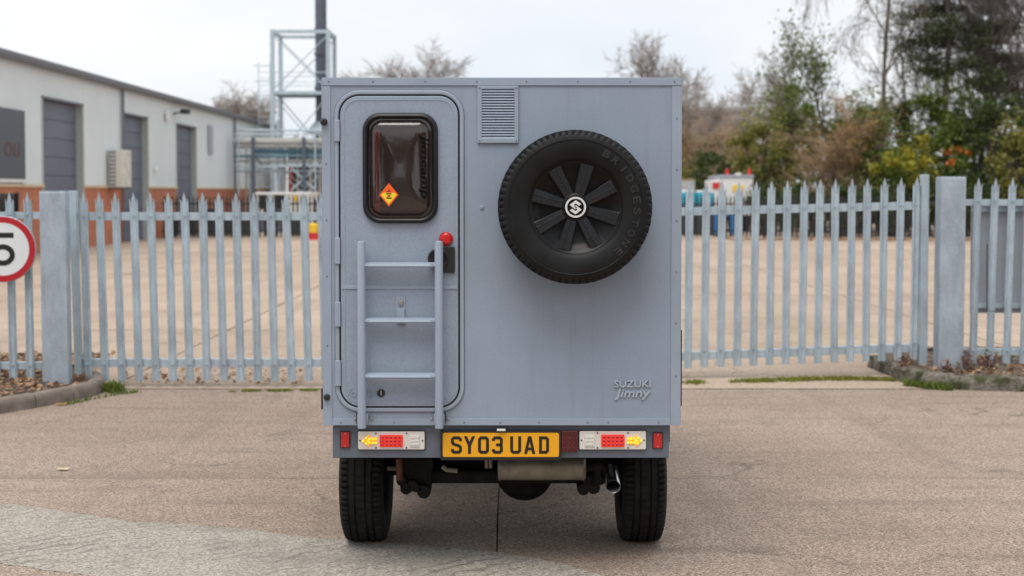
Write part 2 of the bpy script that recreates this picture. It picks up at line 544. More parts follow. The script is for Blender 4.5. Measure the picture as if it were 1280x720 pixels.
M['reveal'] = simple('door_reveal', (0.46, 0.49, 0.46), 0.6, var=0.05)
M['shutter'] = simple('slate_door_panel', (0.135, 0.15, 0.205), 0.45, var=0.10, scale=1.2)
M['gutter'] = simple('grey_gutter', (0.16, 0.175, 0.20), 0.5, var=0.08)
M['roof'] = simple('grey_roof_sheet', (0.33, 0.35, 0.38), 0.5, var=0.08)
M['ledge'] = simple('cream_ledge', (0.62, 0.50, 0.33), 0.8, var=0.08)
M['brick'] = brick_mat('orange_brick')
M['sign_dark'] = simple('slate_sign', (0.075, 0.088, 0.105), 0.4, var=0.06)
M['sign_red'] = simple('maroon_letters', (0.10, 0.045, 0.05), 0.5, var=0.05)
M['window_dark'] = simple('dark_window', (0.02, 0.022, 0.025), 0.12, var=0.2)
M['cream_unit'] = simple('cream_metal', (0.66, 0.64, 0.58), 0.5, var=0.05)
M['black_fence'] = simple('black_fence_paint', (0.018, 0.019, 0.021), 0.5, var=0.2)
M['flue'] = simple('flue_dark_grey', (0.085, 0.10, 0.13), 0.5, var=0.1)
M['pipe'] = simple('beige_lagged_pipe', (0.42, 0.42, 0.40), 0.6, var=0.1)
M['blue_beam'] = simple('blue_green_beam', (0.085, 0.19, 0.25), 0.5, var=0.1)
M['plant_dark'] = simple('dark_plant', (0.035, 0.045, 0.05), 0.6, var=0.3)
M['plant_red'] = simple('orange_red_panel', (0.52, 0.09, 0.045), 0.5, var=0.1)
M['plant_green'] = simple('green_tank', (0.03, 0.11, 0.065), 0.5, var=0.2)
M['blue_plastic'] = simple('blue_plastic', (0.015, 0.20, 0.55), 0.4, var=0.1)
M['teal_plastic'] = simple('teal_plastic', (0.02, 0.34, 0.47), 0.4, var=0.12)
M['yellow'] = simple('yellow_paint', (0.78, 0.50, 0.03), 0.45, var=0.08)
M['red_paint'] = simple('red_paint', (0.62, 0.03, 0.03), 0.4, var=0.08)
M['traffic_red'] = simple('sign_red', (0.46, 0.012, 0.022), 0.4, var=0.05)
M['sign_white'] = simple('sign_white', (0.74, 0.76, 0.78), 0.4, var=0.04)
M['sign_black'] = simple('sign_black', (0.010, 0.010, 0.011), 0.45, var=0.05)
M['board'] = simple('grey_board', (0.36, 0.385, 0.43), 0.5, var=0.06)
M['kerb'] = simple('kerb_concrete', (0.20, 0.165, 0.14), 0.9, var=0.3, scale=9, bmp=0.9, bscale=40)
M['kerb_pale'] = simple('kerb_top_concrete', (0.36, 0.31, 0.26), 0.9, var=0.25, scale=9, bmp=0.9, bscale=40)
def mossy(name, stone, moss):
    m, nt, N, L, b = new_mat(name)
    w = worldpos(nt)
    f = ramp(nt, noise(nt, w, 7.0, 5.0, 0.7), 0.47, 0.58)
    g = ramp(nt, noise(nt, w, 38.0, 3.0), 0.3, 0.7)
    c = mixrgb(nt, g, [x*0.6 for x in stone], [x*1.35 for x in stone])
    L.new(mixrgb(nt, f, c, moss), b.inputs['Base Color'])
    b.inputs['Roughness'].default_value = 0.95
    bump(nt, noise(nt, w, 45.0, 3.0), 0.9, 0.01, b)
    return m
M['kerb_moss'] = mossy('mossy_kerb_stone', (0.17, 0.15, 0.125), (0.05, 0.055, 0.022))
M['warehouse'] = simple('far_brown_wall', (0.47, 0.385, 0.34), 0.8, var=0.06, scale=0.3)
M['bark'] = simple('grey_brown_bark', (0.16, 0.13, 0.11), 0.9, var=0.3, scale=3)
M['bark_pale'] = simple('pale_twig_bark', (0.30, 0.255, 0.22), 0.9, var=0.25, scale=3)
M['bark_dark'] = simple('dark_bark', (0.085, 0.07, 0.062), 0.9, var=0.3, scale=3)
M['bark_tan'] = simple('tan_stem_bark', (0.36, 0.26, 0.165), 0.9, var=0.3, scale=3)
M['leaf_dark'] = leaf_mat('dark_evergreen_leaf', (0.026, 0.046, 0.010), (0.105, 0.140, 0.030), (0.060, 0.088, 0.018))
M['leaf_mid'] = leaf_mat('mid_green_leaf', (0.060, 0.105, 0.014), (0.195, 0.235, 0.035), (0.125, 0.165, 0.022))
M['leaf_olive'] = leaf_mat('olive_leaf', (0.12, 0.125, 0.025), (0.31, 0.275, 0.06), (0.16, 0.18, 0.035))
M['leaf_yellow'] = leaf_mat('yellow_green_leaf', (0.16, 0.20, 0.02), (0.50, 0.40, 0.03), (0.25, 0.26, 0.025))
M['leaf_gold'] = leaf_mat('golden_leaf', (0.34, 0.18, 0.04), (0.50, 0.31, 0.09), (0.30, 0.20, 0.09))
M['leaf_orange'] = leaf_mat('orange_leaf', (0.45, 0.12, 0.02), (0.60, 0.22, 0.035), (0.42, 0.13, 0.03))
M['leaf_brown'] = leaf_mat('brown_tan_leaf', (0.28, 0.20, 0.13), (0.48, 0.37, 0.27), (0.36, 0.285, 0.205))
M['needle'] = leaf_mat('pine_needle', (0.020, 0.038, 0.014), (0.085, 0.100, 0.035), (0.050, 0.062, 0.022))
M['litter'] = leaf_mat('dead_leaf_litter', (0.16, 0.075, 0.035), (0.46, 0.29, 0.16), (0.34, 0.20, 0.11), 0.1)
M['grass'] = leaf_mat('grass_blade', (0.07, 0.12, 0.02), (0.20, 0.25, 0.04), (0.14, 0.19, 0.03))
M['moss'] = leaf_mat('yellow_moss', (0.13, 0.15, 0.02), (0.30, 0.30, 0.05), (0.20, 0.22, 0.035), 0.15)
M['weed'] = leaf_mat('dry_weed', (0.12, 0.05, 0.035), (0.30, 0.20, 0.14), (0.2, 0.10, 0.07), 0.1)

def glass_mat():
    m, nt, N, L, b = new_mat('brown_tinted_pane')
    N.remove(b)
    t = N.new('ShaderNodeBsdfTransparent'); t.inputs[0].default_value = (0.72, 0.58, 0.54, 1)
    g = N.new('ShaderNodeBsdfGlossy'); g.inputs['Roughness'].default_value = 0.06
    d = N.new('ShaderNodeBsdfDiffuse'); d.inputs[0].default_value = (0.085, 0.062, 0.058, 1)
    m1 = N.new('ShaderNodeMixShader'); m1.inputs[0].default_value = 0.28
    L.new(t.outputs[0], m1.inputs[1]); L.new(d.outputs[0], m1.inputs[2])
    fr = N.new('ShaderNodeFresnel'); fr.inputs['IOR'].default_value = 1.75
    m2 = N.new('ShaderNodeMixShader'); L.new(fr.outputs[0], m2.inputs[0])
    L.new(m1.outputs[0], m2.inputs[1]); L.new(g.outputs[0], m2.inputs[2])
    L.new(m2.outputs[0], N['Material Output'].inputs[0])
    return m
M['pane'] = glass_mat()

# ================================================================== THE SETTING
rng = random.Random(7)
g = MB().add([(-400,-60,-0.03),(400,-60,-0.03),(400,700,-0.03),(-400,700,-0.03)], [(0,1,2,3)]).build('ground', M['ground'])
tag(g, 'bare earth ground under and around the yard', 'ground', kind='structure')

drive = tag(MB().add([(-17,-8,-0.014),(17,-8,-0.014),(17,11.3,-0.014),(-17,11.3,-0.014)], [(0,1,2,3)]).build('drive', M['joint']),
            'pinkish aggregate concrete drive in front of the gates', 'drive', kind='structure')
yard = tag(MB().add([(-18,11.31,-0.014),(30,11.31,-0.014),(30,80,-0.014),(-18,80,-0.014)], [(0,1,2,3)]).build('yard', M['joint']),
           'pale concrete yard behind the palisade gates', 'yard', kind='structure')

def slab(parent, x0, x1, y0, y1, mat, gap=0.006):
    # edges a little uneven so joints are not ruler-straight
    def edge(a, b, fixed, along_x):
        pts = []
        n = 8
        for k in range(n):
            t = a + (b - a) * k / n
            j = rng.uniform(-0.003, 0.003)
            pts.append((t, fixed + j) if along_x else (fixed + j, t))
        return pts
    xa, xb, ya, yb = x0 + gap, x1 - gap, y0 + gap, y1 - gap
    poly = edge(xa, xb, ya, True) + edge(ya, yb, xb, False) + edge(xb, xa, yb, True) + edge(yb, ya, xa, False)
    dz = rng.uniform(-0.002, 0.002)
    return MB().slab(poly, -0.012, dz).build('concrete_slab', mat, parent)

JX = -0.075
xs = [JX - 15.6, JX - 10.4, JX - 5.2, JX, JX + 5.2, JX + 10.4, JX + 15.6]
ys = [-7.5, -1.5, 3.2, 7.75, 11.27]
for i in range(len(xs) - 1):
    for j in range(len(ys) - 1):
        slab(drive, xs[i], xs[i+1], ys[j], ys[j+1], M['slab'], 0.0022 if j < 3 else 0.009)
xs2 = [-17.6, -12.8, -8.2, -3.6, 1.0, 5.6, 10.2, 14.8, 19.4, 24.0, 28.6]
ys2 = [11.33, 16.2, 21.8, 27.4, 33, 38.6, 44.2, 50, 57, 66, 78]
for i in range(len(xs2) - 1):
    for j in range(len(ys2) - 1):
        slab(yard, xs2[i], xs2[i+1], ys2[j], ys2[j+1], M['yard'], 0.012)

# curved band of paler brushed concrete across the near drive
up_px = [(-60, 622), (0, 629), (60, 636), (120, 645), (170, 653), (240, 656), (300, 660), (345, 667), (400, 673), (470, 678), (540, 683), (622, 691), (680, 700), (716, 708), (760, 722), (800, 742)]
lo_px = [(560, 800), (420, 775), (330, 757), (230, 738), (160, 728), (110, 719), (60, 712), (0, 704), (-60, 697)]
def smooth_line(px, n=6):
    pts = [PG(a, b, 0.004) for a, b in px]
    out = []
    for i in range(len(pts) - 1):
        for k in range(n):
            t = k / n
            p = pts[i].lerp(pts[i+1], t)
            out.append((p.x + rng.uniform(-0.006, 0.006), p.y + rng.uniform(-0.010, 0.010)))
    out.append((pts[-1].x, pts[-1].y))
    return out
up = smooth_line(up_px); lo = smooth_line(lo_px)
m = MB()
na = len(up); lo_r = [lo[int(round(i * (len(lo) - 1) / (na - 1)))] for i in range(na)][::-1]
loopv = [(x, y, 0.0045) for x, y in up] + [(x, y, 0.0045) for x, y in lo_r] + [(x, y, -0.008) for x, y in up] + [(x, y, -0.008) for x, y in lo_r]
fs = []
for i in range(na - 1):
    fs.append((i, i+1, na+i+1, na+i))
    fs.append((i, 2*na+i, 2*na+i+1, i+1))
    fs.append((na+i, na+i+1, 3*na+i+1, 3*na+i))
ap = m.add(loopv, fs).build('concrete_strip', M['apron'])
tag(ap, 'curved strip of pale brushed concrete crossing the drive', 'concrete strip', kind='structure')

# ---------------------------------------------------------------- planting beds and kerbs at the gate posts
def bed(name, label, outline, z, mat):
    poly = [(p[0], p[1]) for p in outline]
    o = MB().slab(poly, -0.01, z).build(name, mat)
    return tag(o, label, 'planting bed', kind='structure')

def kerb_run(label, pts, width, height, mat, stone_len, rough, top_mat=None, close=0.0):
    """stones laid along a polyline; pts run with the bed on the left-hand side"""
    k = bpy.data.objects.new('kerb', None); COL.objects.link(k)
    base = Vector((pts[0][0], pts[0][1], 0)); k.location = base; WLOC[k.name] = base
    tag(k, label, 'kerb', kind='structure')
    P2 = [Vector((p[0], p[1])) for p in pts]
    for i in range(len(P2) - 1):
        a, b = P2[i], P2[i+1]
        L = (b - a).length; n = max(1, int(round(L / stone_len)))
        for q in range(n):
            s, e = a.lerp(b, q / n), a.lerp(b, (q + 1) / n)
            d = (e - s).normalized(); nn = Vector((-d.y, d.x))
            s = s + d * 0.004; e = e - d * 0.004
            mb = MB(); loops = []
            m_ = 7
            for j in range(m_ + 1):
                c = s.lerp(e, j / m_)
                jit = lambda: rng.uniform(-rough, rough)
                h = height + jit()
                o0 = c; o1 = c + nn * width
                loops.append([(o0.x + jit()*0.5, o0.y + jit()*0.5, -0.012), (o0.x - nn.x*0 + jit(), o0.y + jit(), h*0.55), (o0.x + nn.x*0.012 + jit(), o0.y + nn.y*0.012 + jit(), h - 0.012),
                              (o0.x + nn.x*0.03, o0.y + nn.y*0.03, h), (o1.x - nn.x*0.02, o1.y - nn.y*0.02, h + jit()*0.5), (o1.x, o1.y, h - 0.015), (o1.x, o1.y, -0.012)])
            mb.rings(loops)
            mb.build('kerb_stone', mat, k, smooth=True, ang=60)
    return k

kl = [PG(-420, 560), PG(-200, 545), PG(-60, 528), PG(0, 517.5), PG(45, 510), PG(92, 501), PG(122, 494), PG(131, 488), PG(130, 483), PG(118, 474)]
kl = [(p.x, p.y) for p in kl]
kl += [(kl[-1][0] - 0.25, kl[-1][1] + 0.5)]
bed('planting_bed', 'leaf-strewn bed inside the curved kerb by the speed limit sign',
    [(x - 0.05, y + 0.06) for x, y in kl] + [(-4.2, 13.2), (-9.5, 13.2), (-9.5, 9.3)], 0.085, M['soil'])
kerb_run('worn curved kerb round the bed below the speed limit sign', kl, 0.115, 0.115, M['kerb'], 0.62, 0.004)

kr = [(3.55, 12.75), (PG(1112, 470).x, PG(1112, 470).y), (PG(1120, 476).x, PG(1120, 476).y), (PG(1150, 483.5).x, PG(1150, 483.5).y),
      (PG(1200, 487.5).x, PG(1200, 487.5).y), (PG(1285, 490).x, PG(1285, 490).y), (6.2, 11.1), (9.0, 10.9)]
bed('planting_bed', 'weedy bed inside the mossy kerb under the grey board',
    [(x + 0.06, y + 0.05) for x, y in kr] + [(9.0, 13.6), (4.2, 13.6)], 0.10, M['soil'])
kerb_run('rough mossy kerb of broken stones round the bed under the grey board', kr, 0.13, 0.125, M['kerb_moss'], 0.7, 0.016)

# ---------------------------------------------------------------- leaves, moss and grass: small faces
def quads_mesh(name, mat, verts, parent=None, origin=None):
    """verts: (n,4,3) array"""
    n = verts.shape[0]
    c = np.array(origin if origin is not None else verts.reshape(-1, 3).mean(0))
    me = bpy.data.meshes.new(name)
    me.vertices.add(n * 4); me.loops.add(n * 4); me.polygons.add(n)
    me.vertices.foreach_set('co', (verts.reshape(-1, 3) - c).astype(np.float32).ravel())
    me.loops.foreach_set('vertex_index', np.arange(n * 4, dtype=np.int32))
    me.polygons.foreach_set('loop_start', np.arange(0, n * 4, 4, dtype=np.int32))
    me.update(calc_edges=True)
    me.materials.append(mat)
    o = bpy.data.objects.new(name, me); COL.objects.link(o)
    c = Vector(c.tolist())
    if parent is not None:
        o.parent = parent; o.location = c - WLOC[parent.name]
    else: o.location = c
    WLOC[o.name] = c
    return o

def leaf_quads(rs, cen, size, flat=0.0, aspect=0.55, up=None):
    """folded-diamond leaves: centres (n,3), sizes (n,)"""
    n = len(cen)
    a = rs.normal(size=(n, 3)); 
    if flat: a[:, 2] *= (1 - flat)
    a /= np.linalg.norm(a, axis=1, keepdims=True)
    b = rs.normal(size=(n, 3))
    if flat: b[:, 2] *= (1 - flat)
    b -= a * (a * b).sum(1, keepdims=True)
    b /= np.linalg.norm(b, axis=1, keepdims=True)
    s = size[:, None]
    p0 = cen - a * s * 0.5; p2 = cen + a * s * 0.5
    mid = cen + a * s * rs.uniform(-0.1, 0.1, size=(n, 1))
    p1 = mid + b * s * aspect * 0.5; p3 = mid - b * s * aspect * 0.5
    return np.stack([p0, p1, p2, p3], 1)

def in_poly(x, y, poly):
    c = False; j = len(poly) - 1
    for i in range(len(poly)):
        if (poly[i][1] > y) != (poly[j][1] > y) and x < (poly[j][0] - poly[i][0]) * (y - poly[i][1]) / (poly[j][1] - poly[i][1]) + poly[i][0]:
            c = not c
        j = i
    return c

def litter(name, label, poly, z, n, size, mat, seed, keep=None):
    rs = np.random.RandomState(seed)
    xs_ = [p[0] for p in poly]; ys_ = [p[1] for p in poly]
    pts = []
    while len(pts) < n:
        x = rs.uniform(min(xs_), max(xs_)); y = rs.uniform(min(ys_), max(ys_))
        if in_poly(x, y, poly) and (keep is None or rs.rand() < keep(x, y)):
            pts.append((x, y, z + 0.006 + rs.rand() * 0.03))
    c = np.array(pts)
    q = leaf_quads(rs, c, rs.uniform(size[0], size[1], n), flat=0.72, aspect=0.75)
    q[:, :, 2] = np.maximum(q[:, :, 2], z + 0.002)
    return tag(quads_mesh(name, mat, q), label, 'leaf litter', kind='stuff')

bl = [(x - 0.14, y + 0.15) for x, y in kl[:-1]] + [(-4.0, 13.0), (-9.2, 13.0)]
litter('leaf_litter', 'brown and tan dead leaves covering the kerbed bed beside the sign', bl, 0.085, 5200, (0.03, 0.075), M['litter'], 3)
br_ = [(x + 0.16, y + 0.14) for x, y in kr[1:]] + [(8.8, 13.4), (4.3, 13.4)]
litter('leaf_litter', 'dead leaves and twigs among weeds behind the mossy kerb', br_, 0.10, 2400, (0.025, 0.065), M['litter'], 4)
wb = [(-3.5, 11.5), (-1.9, 11.5), (-2.1, 12.9), (-3.9, 12.9)]
litter('leaf_litter', 'scattered dead leaves blown under the hinge end of the gate', wb, 0.002, 420, (0.02, 0.06), M['litter'], 5)
litter('leaf_litter', 'fallen leaves gathered along the foot of the hedge', [(8, 46.6), (24, 44), (24, 48.5), (8, 48.2)], 0.002, 2600, (0.08, 0.18), M['litter'], 6)

def blades(name, label, pts, h, n, mat, seed, spread):
    """upright grass or moss blades around a list of (x, y) spots"""
    rs = np.random.RandomState(seed)
    pts = np.array(pts)
    idx = rs.randint(0, len(pts), n)
    base = np.c_[pts[idx] + rs.normal(size=(n, 2)) * spread, np.zeros(n)]
    hh = rs.uniform(h[0], h[1], n)
    lean = rs.normal(size=(n, 2)) * hh[:, None] * 0.45
    w = rs.normal(size=(n, 2)); w /= np.linalg.norm(w, axis=1, keepdims=True)
    ww = w * (hh * 0.10 + 0.0035)[:, None]
    z0 = np.full((n, 1), 0.0)
    p0 = np.c_[base[:, :2] - ww, z0]; p1 = np.c_[base[:, :2] + ww, z0]
    p2 = np.c_[base[:, :2] + lean + ww*0.2, hh]; p3 = np.c_[base[:, :2] + lean - ww*0.2, hh]
    return tag(quads_mesh(name, mat, np.stack([p0, p1, p2, p3], 1)), label, 'grass' if 'grass' in name else 'moss', kind='stuff')

def line_pts(px, n=160, jit=0.0, gaps=None):
    out = []
    P3 = [PG(a, b) for a, b in px]
    for i in range(len(P3) - 1):
        for k in range(n):
            p = P3[i].lerp(P3[i+1], k / n)
            if gaps and gaps(i, k / n): continue
            out.append((p.x, p.y + rng.uniform(-jit, jit)))
    return out
blades('moss_strip', 'yellow-green moss along the joint under the sign-side gate', line_pts([(290, 489.5), (345, 489), (402, 488)], jit=0.03, gaps=lambda i, t: math.sin(t*11 + i*3) > 0.35), (0.005, 0.022), 1700, M['moss'], 11, 0.012)
blades('moss_strip', 'mossy grass growing along the joint by the board-side gate', line_pts([(853, 479), (930, 477.5), (1000, 475), (1060, 474), (1116, 475.5)], jit=0.06, gaps=lambda i, t: (i == 0 and 0.35 < t < 0.8) or math.sin(t*9 + i*2.1) + math.sin(t*23 + i) > 0.9), (0.008, 0.034), 5200, M['moss'], 12, 0.03)
blades('grass_tuft', 'bright green grass tuft at the end of the curved kerb', [(PG(138, 489).x, PG(138, 489).y), (PG(144, 490).x, PG(144, 490).y)], (0.03, 0.10), 260, M['grass'], 13, 0.04)
blades('grass_tuft', 'small green weeds at the foot of the curved kerb', line_pts([(84, 506), (100, 502), (150, 493), (172, 490.5)], 40, 0.02), (0.008, 0.035), 260, M['grass'], 14, 0.018)
blades('grass_tuft', 'green tufts at the foot of the mossy kerb', line_pts([(1135, 482.5), (1165, 485.5), (1185, 488)], 40, 0.01), (0.02, 0.075), 420, M['grass'], 15, 0.025)

# a few single leaves and chips lying on the open drive
leafm = MB().add([(-0.04,0,0.004),(-0.012,-0.02,0.012),(0.03,-0.016,0.008),(0.05,0.002,0.016),(0.02,0.02,0.01),(-0.02,0.016,0.014),(0,0,0.003)],
                 [(0,1,6),(1,2,6),(2,3,6),(3,4,6),(4,5,6),(5,0,6)])
def drive_leaf(px, py, s, rot, label, mat):
    p = PG(px, py)
    o = leafm.build('fallen_leaf', mat, None, origin=(0, 0, 0))
    o.location = (p.x, p.y, 0.003); o.scale = (s, s, s); o.rotation_euler = (0, 0, rot)
    tag(o, label, 'leaf')
drive_leaf(75, 507, 1.2, 0.4, 'curled tan leaf lying against the curved kerb', M['leaf_gold'])
drive_leaf(78, 588.5, 1.0, 0.2, 'pale flat leaf alone on the open drive', M['ledge'])
drive_leaf(560, 688, 0.5, 0.9, 'small dark leaf by the camper rear tyre', M['bark'])

# ================================================================== PALISADE FENCE AND GATES
def pale_mesh(h):
    """W-section palisade pale with a split, splayed three-point head; base at z=0, faces -Y"""
    prof = [(-0.034, 0.014), (-0.023, -0.002), (-0.008, 0.010), (0.008, 0.010), (0.023, -0.002), (0.034, 0.014)]
    zs = [0.0, h - 0.13]
    V = []; F = []
    for z in zs:
        for x, y in prof: V.append((x, y, z))
    for i in range(5): F.append((i, i+1, i+7, i+6))
    b = 6
    # shoulders and the three points
    V += [(-0.034, 0.014, h-0.10), (-0.033, 0.0, h-0.062), (-0.019, -0.006, h-0.105),
          (-0.016, 0.004, h-0.06), (0.0, 0.002, h), (0.016, 0.004, h-0.06),
          (0.019, -0.006, h-0.105), (0.033, 0.0, h-0.062), (0.034, 0.014, h-0.10)]
    F += [(b+0, b+1, 14, 13, 12), (b+1, b+2, 15, 14), (b+2, b+3, 17, 16, 15), (b+3, b+4, 18, 17), (b+4, b+5, 20, 19, 18)]
    bm = bmesh.new()
    vv = [bm.verts.new(v) for v in V]
    for f in F: bm.faces.new([vv[i] for i in f])
    bmesh.ops.recalc_face_normals(bm, faces=bm.faces)
    bmesh.ops.solidify(bm, geom=list(bm.faces), thickness=0.0035)
    bmesh.ops.recalc_face_normals(bm, faces=bm.faces)
    me = bpy.data.meshes.new('pale'); bm.to_mesh(me); bm.free()
    return me
def add_bolts(me, zs):
    bm = bmesh.new(); bm.from_mesh(me)
    for z in zs:
        r = bmesh.ops.create_cone(bm, cap_ends=True, segments=8, radius1=0.009, radius2=0.006, depth=0.014,
                                  matrix=Matrix.Translation((0, -0.004, z)) @ Matrix.Rotation(R(90), 4, 'X'))
    bm.to_mesh(me); bm.free()
    return me

def pale_run(parent, xs_, yfn, z0fn, me, mat, lean=0.0, leanfn=None):
    if not me.materials: me.materials.append(mat)
    for k, x in enumerate(xs_):
        o = bpy.data.objects.new('pale', me); COL.objects.link(o)
        place_sub(o, parent, (x, yfn(x), z0fn(x)))
        l = lean + rng.uniform(-0.008, 0.008)
        o.rotation_euler = (rng.uniform(-0.004, 0.004), -l if leanfn is None else -leanfn(k), 0)

def rail(parent, a, b, mat, size=0.05, t=0.006, name='rail'):
    """angle-section rail, vertical leg in front, flange at the top going back"""
    prof = [(0, -size), (0, 0), (size, 0), (size, -t), (t, -t), (t, -size)]
    mb = MB()
    mb.rings([[(p[0], p[1] + u, p[2] + v) for u, v in prof] for p in (a, b)])
    return mb.build(name, mat, parent)

# --- gate leaf on the sign side
DL = 11.40
gl = thing('palisade_gate', 'galvanised palisade gate leaf hung from the short post near the speed limit sign', 'gate', (PX(95, DL), DL, 0.03), 'pair of palisade gates')
zt_l = PZ(240, DL); zb_l = PZ(475.5, DL)
me_l = add_bolts(pale_mesh(zt_l - zb_l), (PZ(270, DL) - zb_l, PZ(455, DL) - zb_l))
xl = [PX(109, DL) + 0.1515 * k for k in range(24)]
pale_run(gl, xl, lambda x: DL - 0.025, lambda x: zb_l, me_l, M['galv'], lean=0.02)
for zz in (PZ(265.5, DL), PZ(449, DL)):
    rail(gl, (PX(94, DL), DL, zz), (xl[-1] + 0.1, DL, zz), M['galv'], 0.07)
for xx in (PX(95.5, DL), xl[-1] + 0.09):
    st = MB().box(xx - 0.031, xx + 0.031, DL - 0.05, DL + 0.012, PZ(473.5, DL), PZ(238.5, DL)).build('stile', M['galv'], gl, bevel=0.004)
    st.rotation_euler = (0, -0.02, 0)
for py in (268, 457):
    p = P(88, py, DL)
    MB().box(p.x - 0.03, p.x + 0.04, DL - 0.02, DL + 0.01, p.z - 0.012, p.z + 0.012).build('hinge', M['bolt'], gl)

# --- gate leaf on the board side, standing a little back and higher
DR0, DR1 = 11.75, 12.15
def yr(x):
    x0, x1 = PX(640, DR0), PX(1156, DR1)
    return DR0 + (DR1 - DR0) * (x - x0) / (x1 - x0)
def zr(x):
    x0, x1 = PX(869, DR0), PX(1143, DR1)
    t = (x - x0) / (x1 - x0)
    return 0.105 + 0.05 * t
gr = thing('palisade_gate', 'galvanised palisade gate leaf hung from the taller post beside the grey board', 'gate', (PX(1156, DR1), DR1, 0.06), 'pair of palisade gates')
hr = 1.735
me_r = add_bolts(pale_mesh(hr), (1.47, 0.16))
xr = []
xk = PX(1143, DR1 - 0.01)
while xk > 0.05:
    xr.append(xk); xk -= 0.1555
pale_run(gr, xr, lambda x: yr(x) - 0.025, zr, me_r, M['galv'], lean=-0.003)
for zo in (1.50, 0.145):
    a, b = xr[-1] - 0.1, PX(1156, DR1)
    rail(gr, (a, yr(a), zr(a) + zo), (b, yr(b), zr(b) + zo), M['galv'], 0.075)
for xx, dz in ((PX(1154, DR1), 0.02), (xr[-1] - 0.09, 0.0)):
    MB().box(xx - 0.036, xx + 0.036, yr(xx) - 0.05, yr(xx) + 0.012, zr(xx) - 0.08 + 0.02, zr(xx) + hr + dz).build('stile', M['galv'], gr, bevel=0.004)
for py in (253, 437):
    p = P(1165, py, DR1)
    MB().box(p.x - 0.05, p.x + 0.04, DR1 - 0.02, DR1 + 0.01, p.z - 0.012, p.z + 0.012).build('hinge', M['bolt'], gr)

# --- gate posts (square hollow section with a welded cap)
def gate_post(label, px0, px1, pyt, Y, zbase, depth, lean):
    x0, x1 = PX(px0, Y), PX(px1, Y); zt = PZ(pyt, Y)
    t = thing('gate_post', label, 'gate post', ((x0 + x1)/2, Y + depth/2, zbase), 'gate posts')
    o = MB().box(x0, x1, Y, Y + depth, zbase - 0.05, zt - 0.006).build('post_tube', M['galv_post'], t, bevel=0.012, seg=3)
    c = MB().box(x0 + 0.004, x1 - 0.004, Y + 0.004, Y + depth - 0.004, zt - 0.0055, zt).build('cap', M['galv_post'], t, bevel=0.002)
    t.rotation_euler = (0, lean, 0)
    return t
gate_post('shorter streaked galvanised gate post between speed limit sign and gate', 50.5, 84, 238.5, 10.98, 0.085, 0.10, -0.006)
gate_post('taller galvanised gate post rising from the mossy kerbed bed', 1175, 1206.5, 220.5, 11.86, 0.10, 0.17, 0.004)

# --- fixed panels
FL = 11.25
fl = thing('palisade_fence', 'fixed galvanised palisade panel carrying the speed limit sign', 'fence', (PX(10, FL), FL, 0.085), 'fixed palisade panels')
zb, zt = 0.105, PZ(240, FL)
me = add_bolts(pale_mesh(zt - zb), (PZ(268, FL) - zb, PZ(456, FL) - zb))
pale_run(fl, [PX(36.5, FL) - 0.15 * k for k in range(16)], lambda x: FL - 0.025, lambda x: zb, me, M['galv'], lean=0.012)
for py in (265, 453):
    z = PZ(py, FL); rail(fl, (-6.6, FL, z), (PX(50, FL), FL, z), M['galv'], 0.06)
for xx in (-5.2,):
    MB().box(xx - 0.05, xx + 0.05, FL + 0.06, FL + 0.16, 0.0, zt - 0.1).build('fence_post', M['galv_post'], fl, bevel=0.006)

FR = 12.1
fr = thing('palisade_fence', 'fixed galvanised palisade panel in front of the grey board', 'fence', (PX(1250, FR), FR, 0.10), 'fixed palisade panels')
zb, zt = 0.125, PZ(222, FR)
me = add_bolts(pale_mesh(zt - zb), (PZ(251, FR) - zb, PZ(438, FR) - zb))
pale_run(fr, [PX(1217, FR) + 0.160 * k for k in range(16)], lambda x: FR - 0.025, lambda x: zb, me, M['galv'], lean=-0.018)
for py in (249, 436):
    z = PZ(py, FR); rail(fr, (PX(1207, FR), FR, z), (7.2, FR, z), M['galv'], 0.06)
MB().box(6.0, 6.1, FR + 0.06, FR + 0.16, 0.0, zt - 0.1).build('fence_post', M['galv_post'], fr, bevel=0.006)

# grey board fixed behind that panel
bt = thing('back_board', 'plain grey metal board fixed behind the palisade beside the taller post', 'board', (PX(1280, 12.3), 12.3, 0.62))
xa, xb_ = PX(1213, 12.2), PX(1213, 12.2) + 1.25
z0, z1 = PZ(391, 12.2), PZ(249, 12.2)
for k in range(2):
    w_ = (xb_ - xa) / 2
    MB().box(xa + k*w_ + 0.003, xa + (k+1)*w_ - 0.003, 12.19, 12.205, z0, z1).build('sheet', M['board'], bt, bevel=0.002)
MB().box(xa, xb_, 12.15, 12.188, z0 + 0.05, z0 + 0.09).build('batten', M['galv'], bt)
MB().box(xa, xb_, 12.15, 12.188, z1 - 0.12, z1 - 0.08).build('batten', M['galv'], bt)
# thin black conduit loop hanging on the second pale
cd = MB()
q0 = P(1234, 305, 12.04); q1 = P(1234, 389, 12.04); q2 = P(1243, 389, 12.04)
cd.tube([q0, q1, q2], 0.005, 6)
tag(cd.build('cable', M['black_plastic']), 'thin black cable hooked down one pale before the grey board', 'cable')

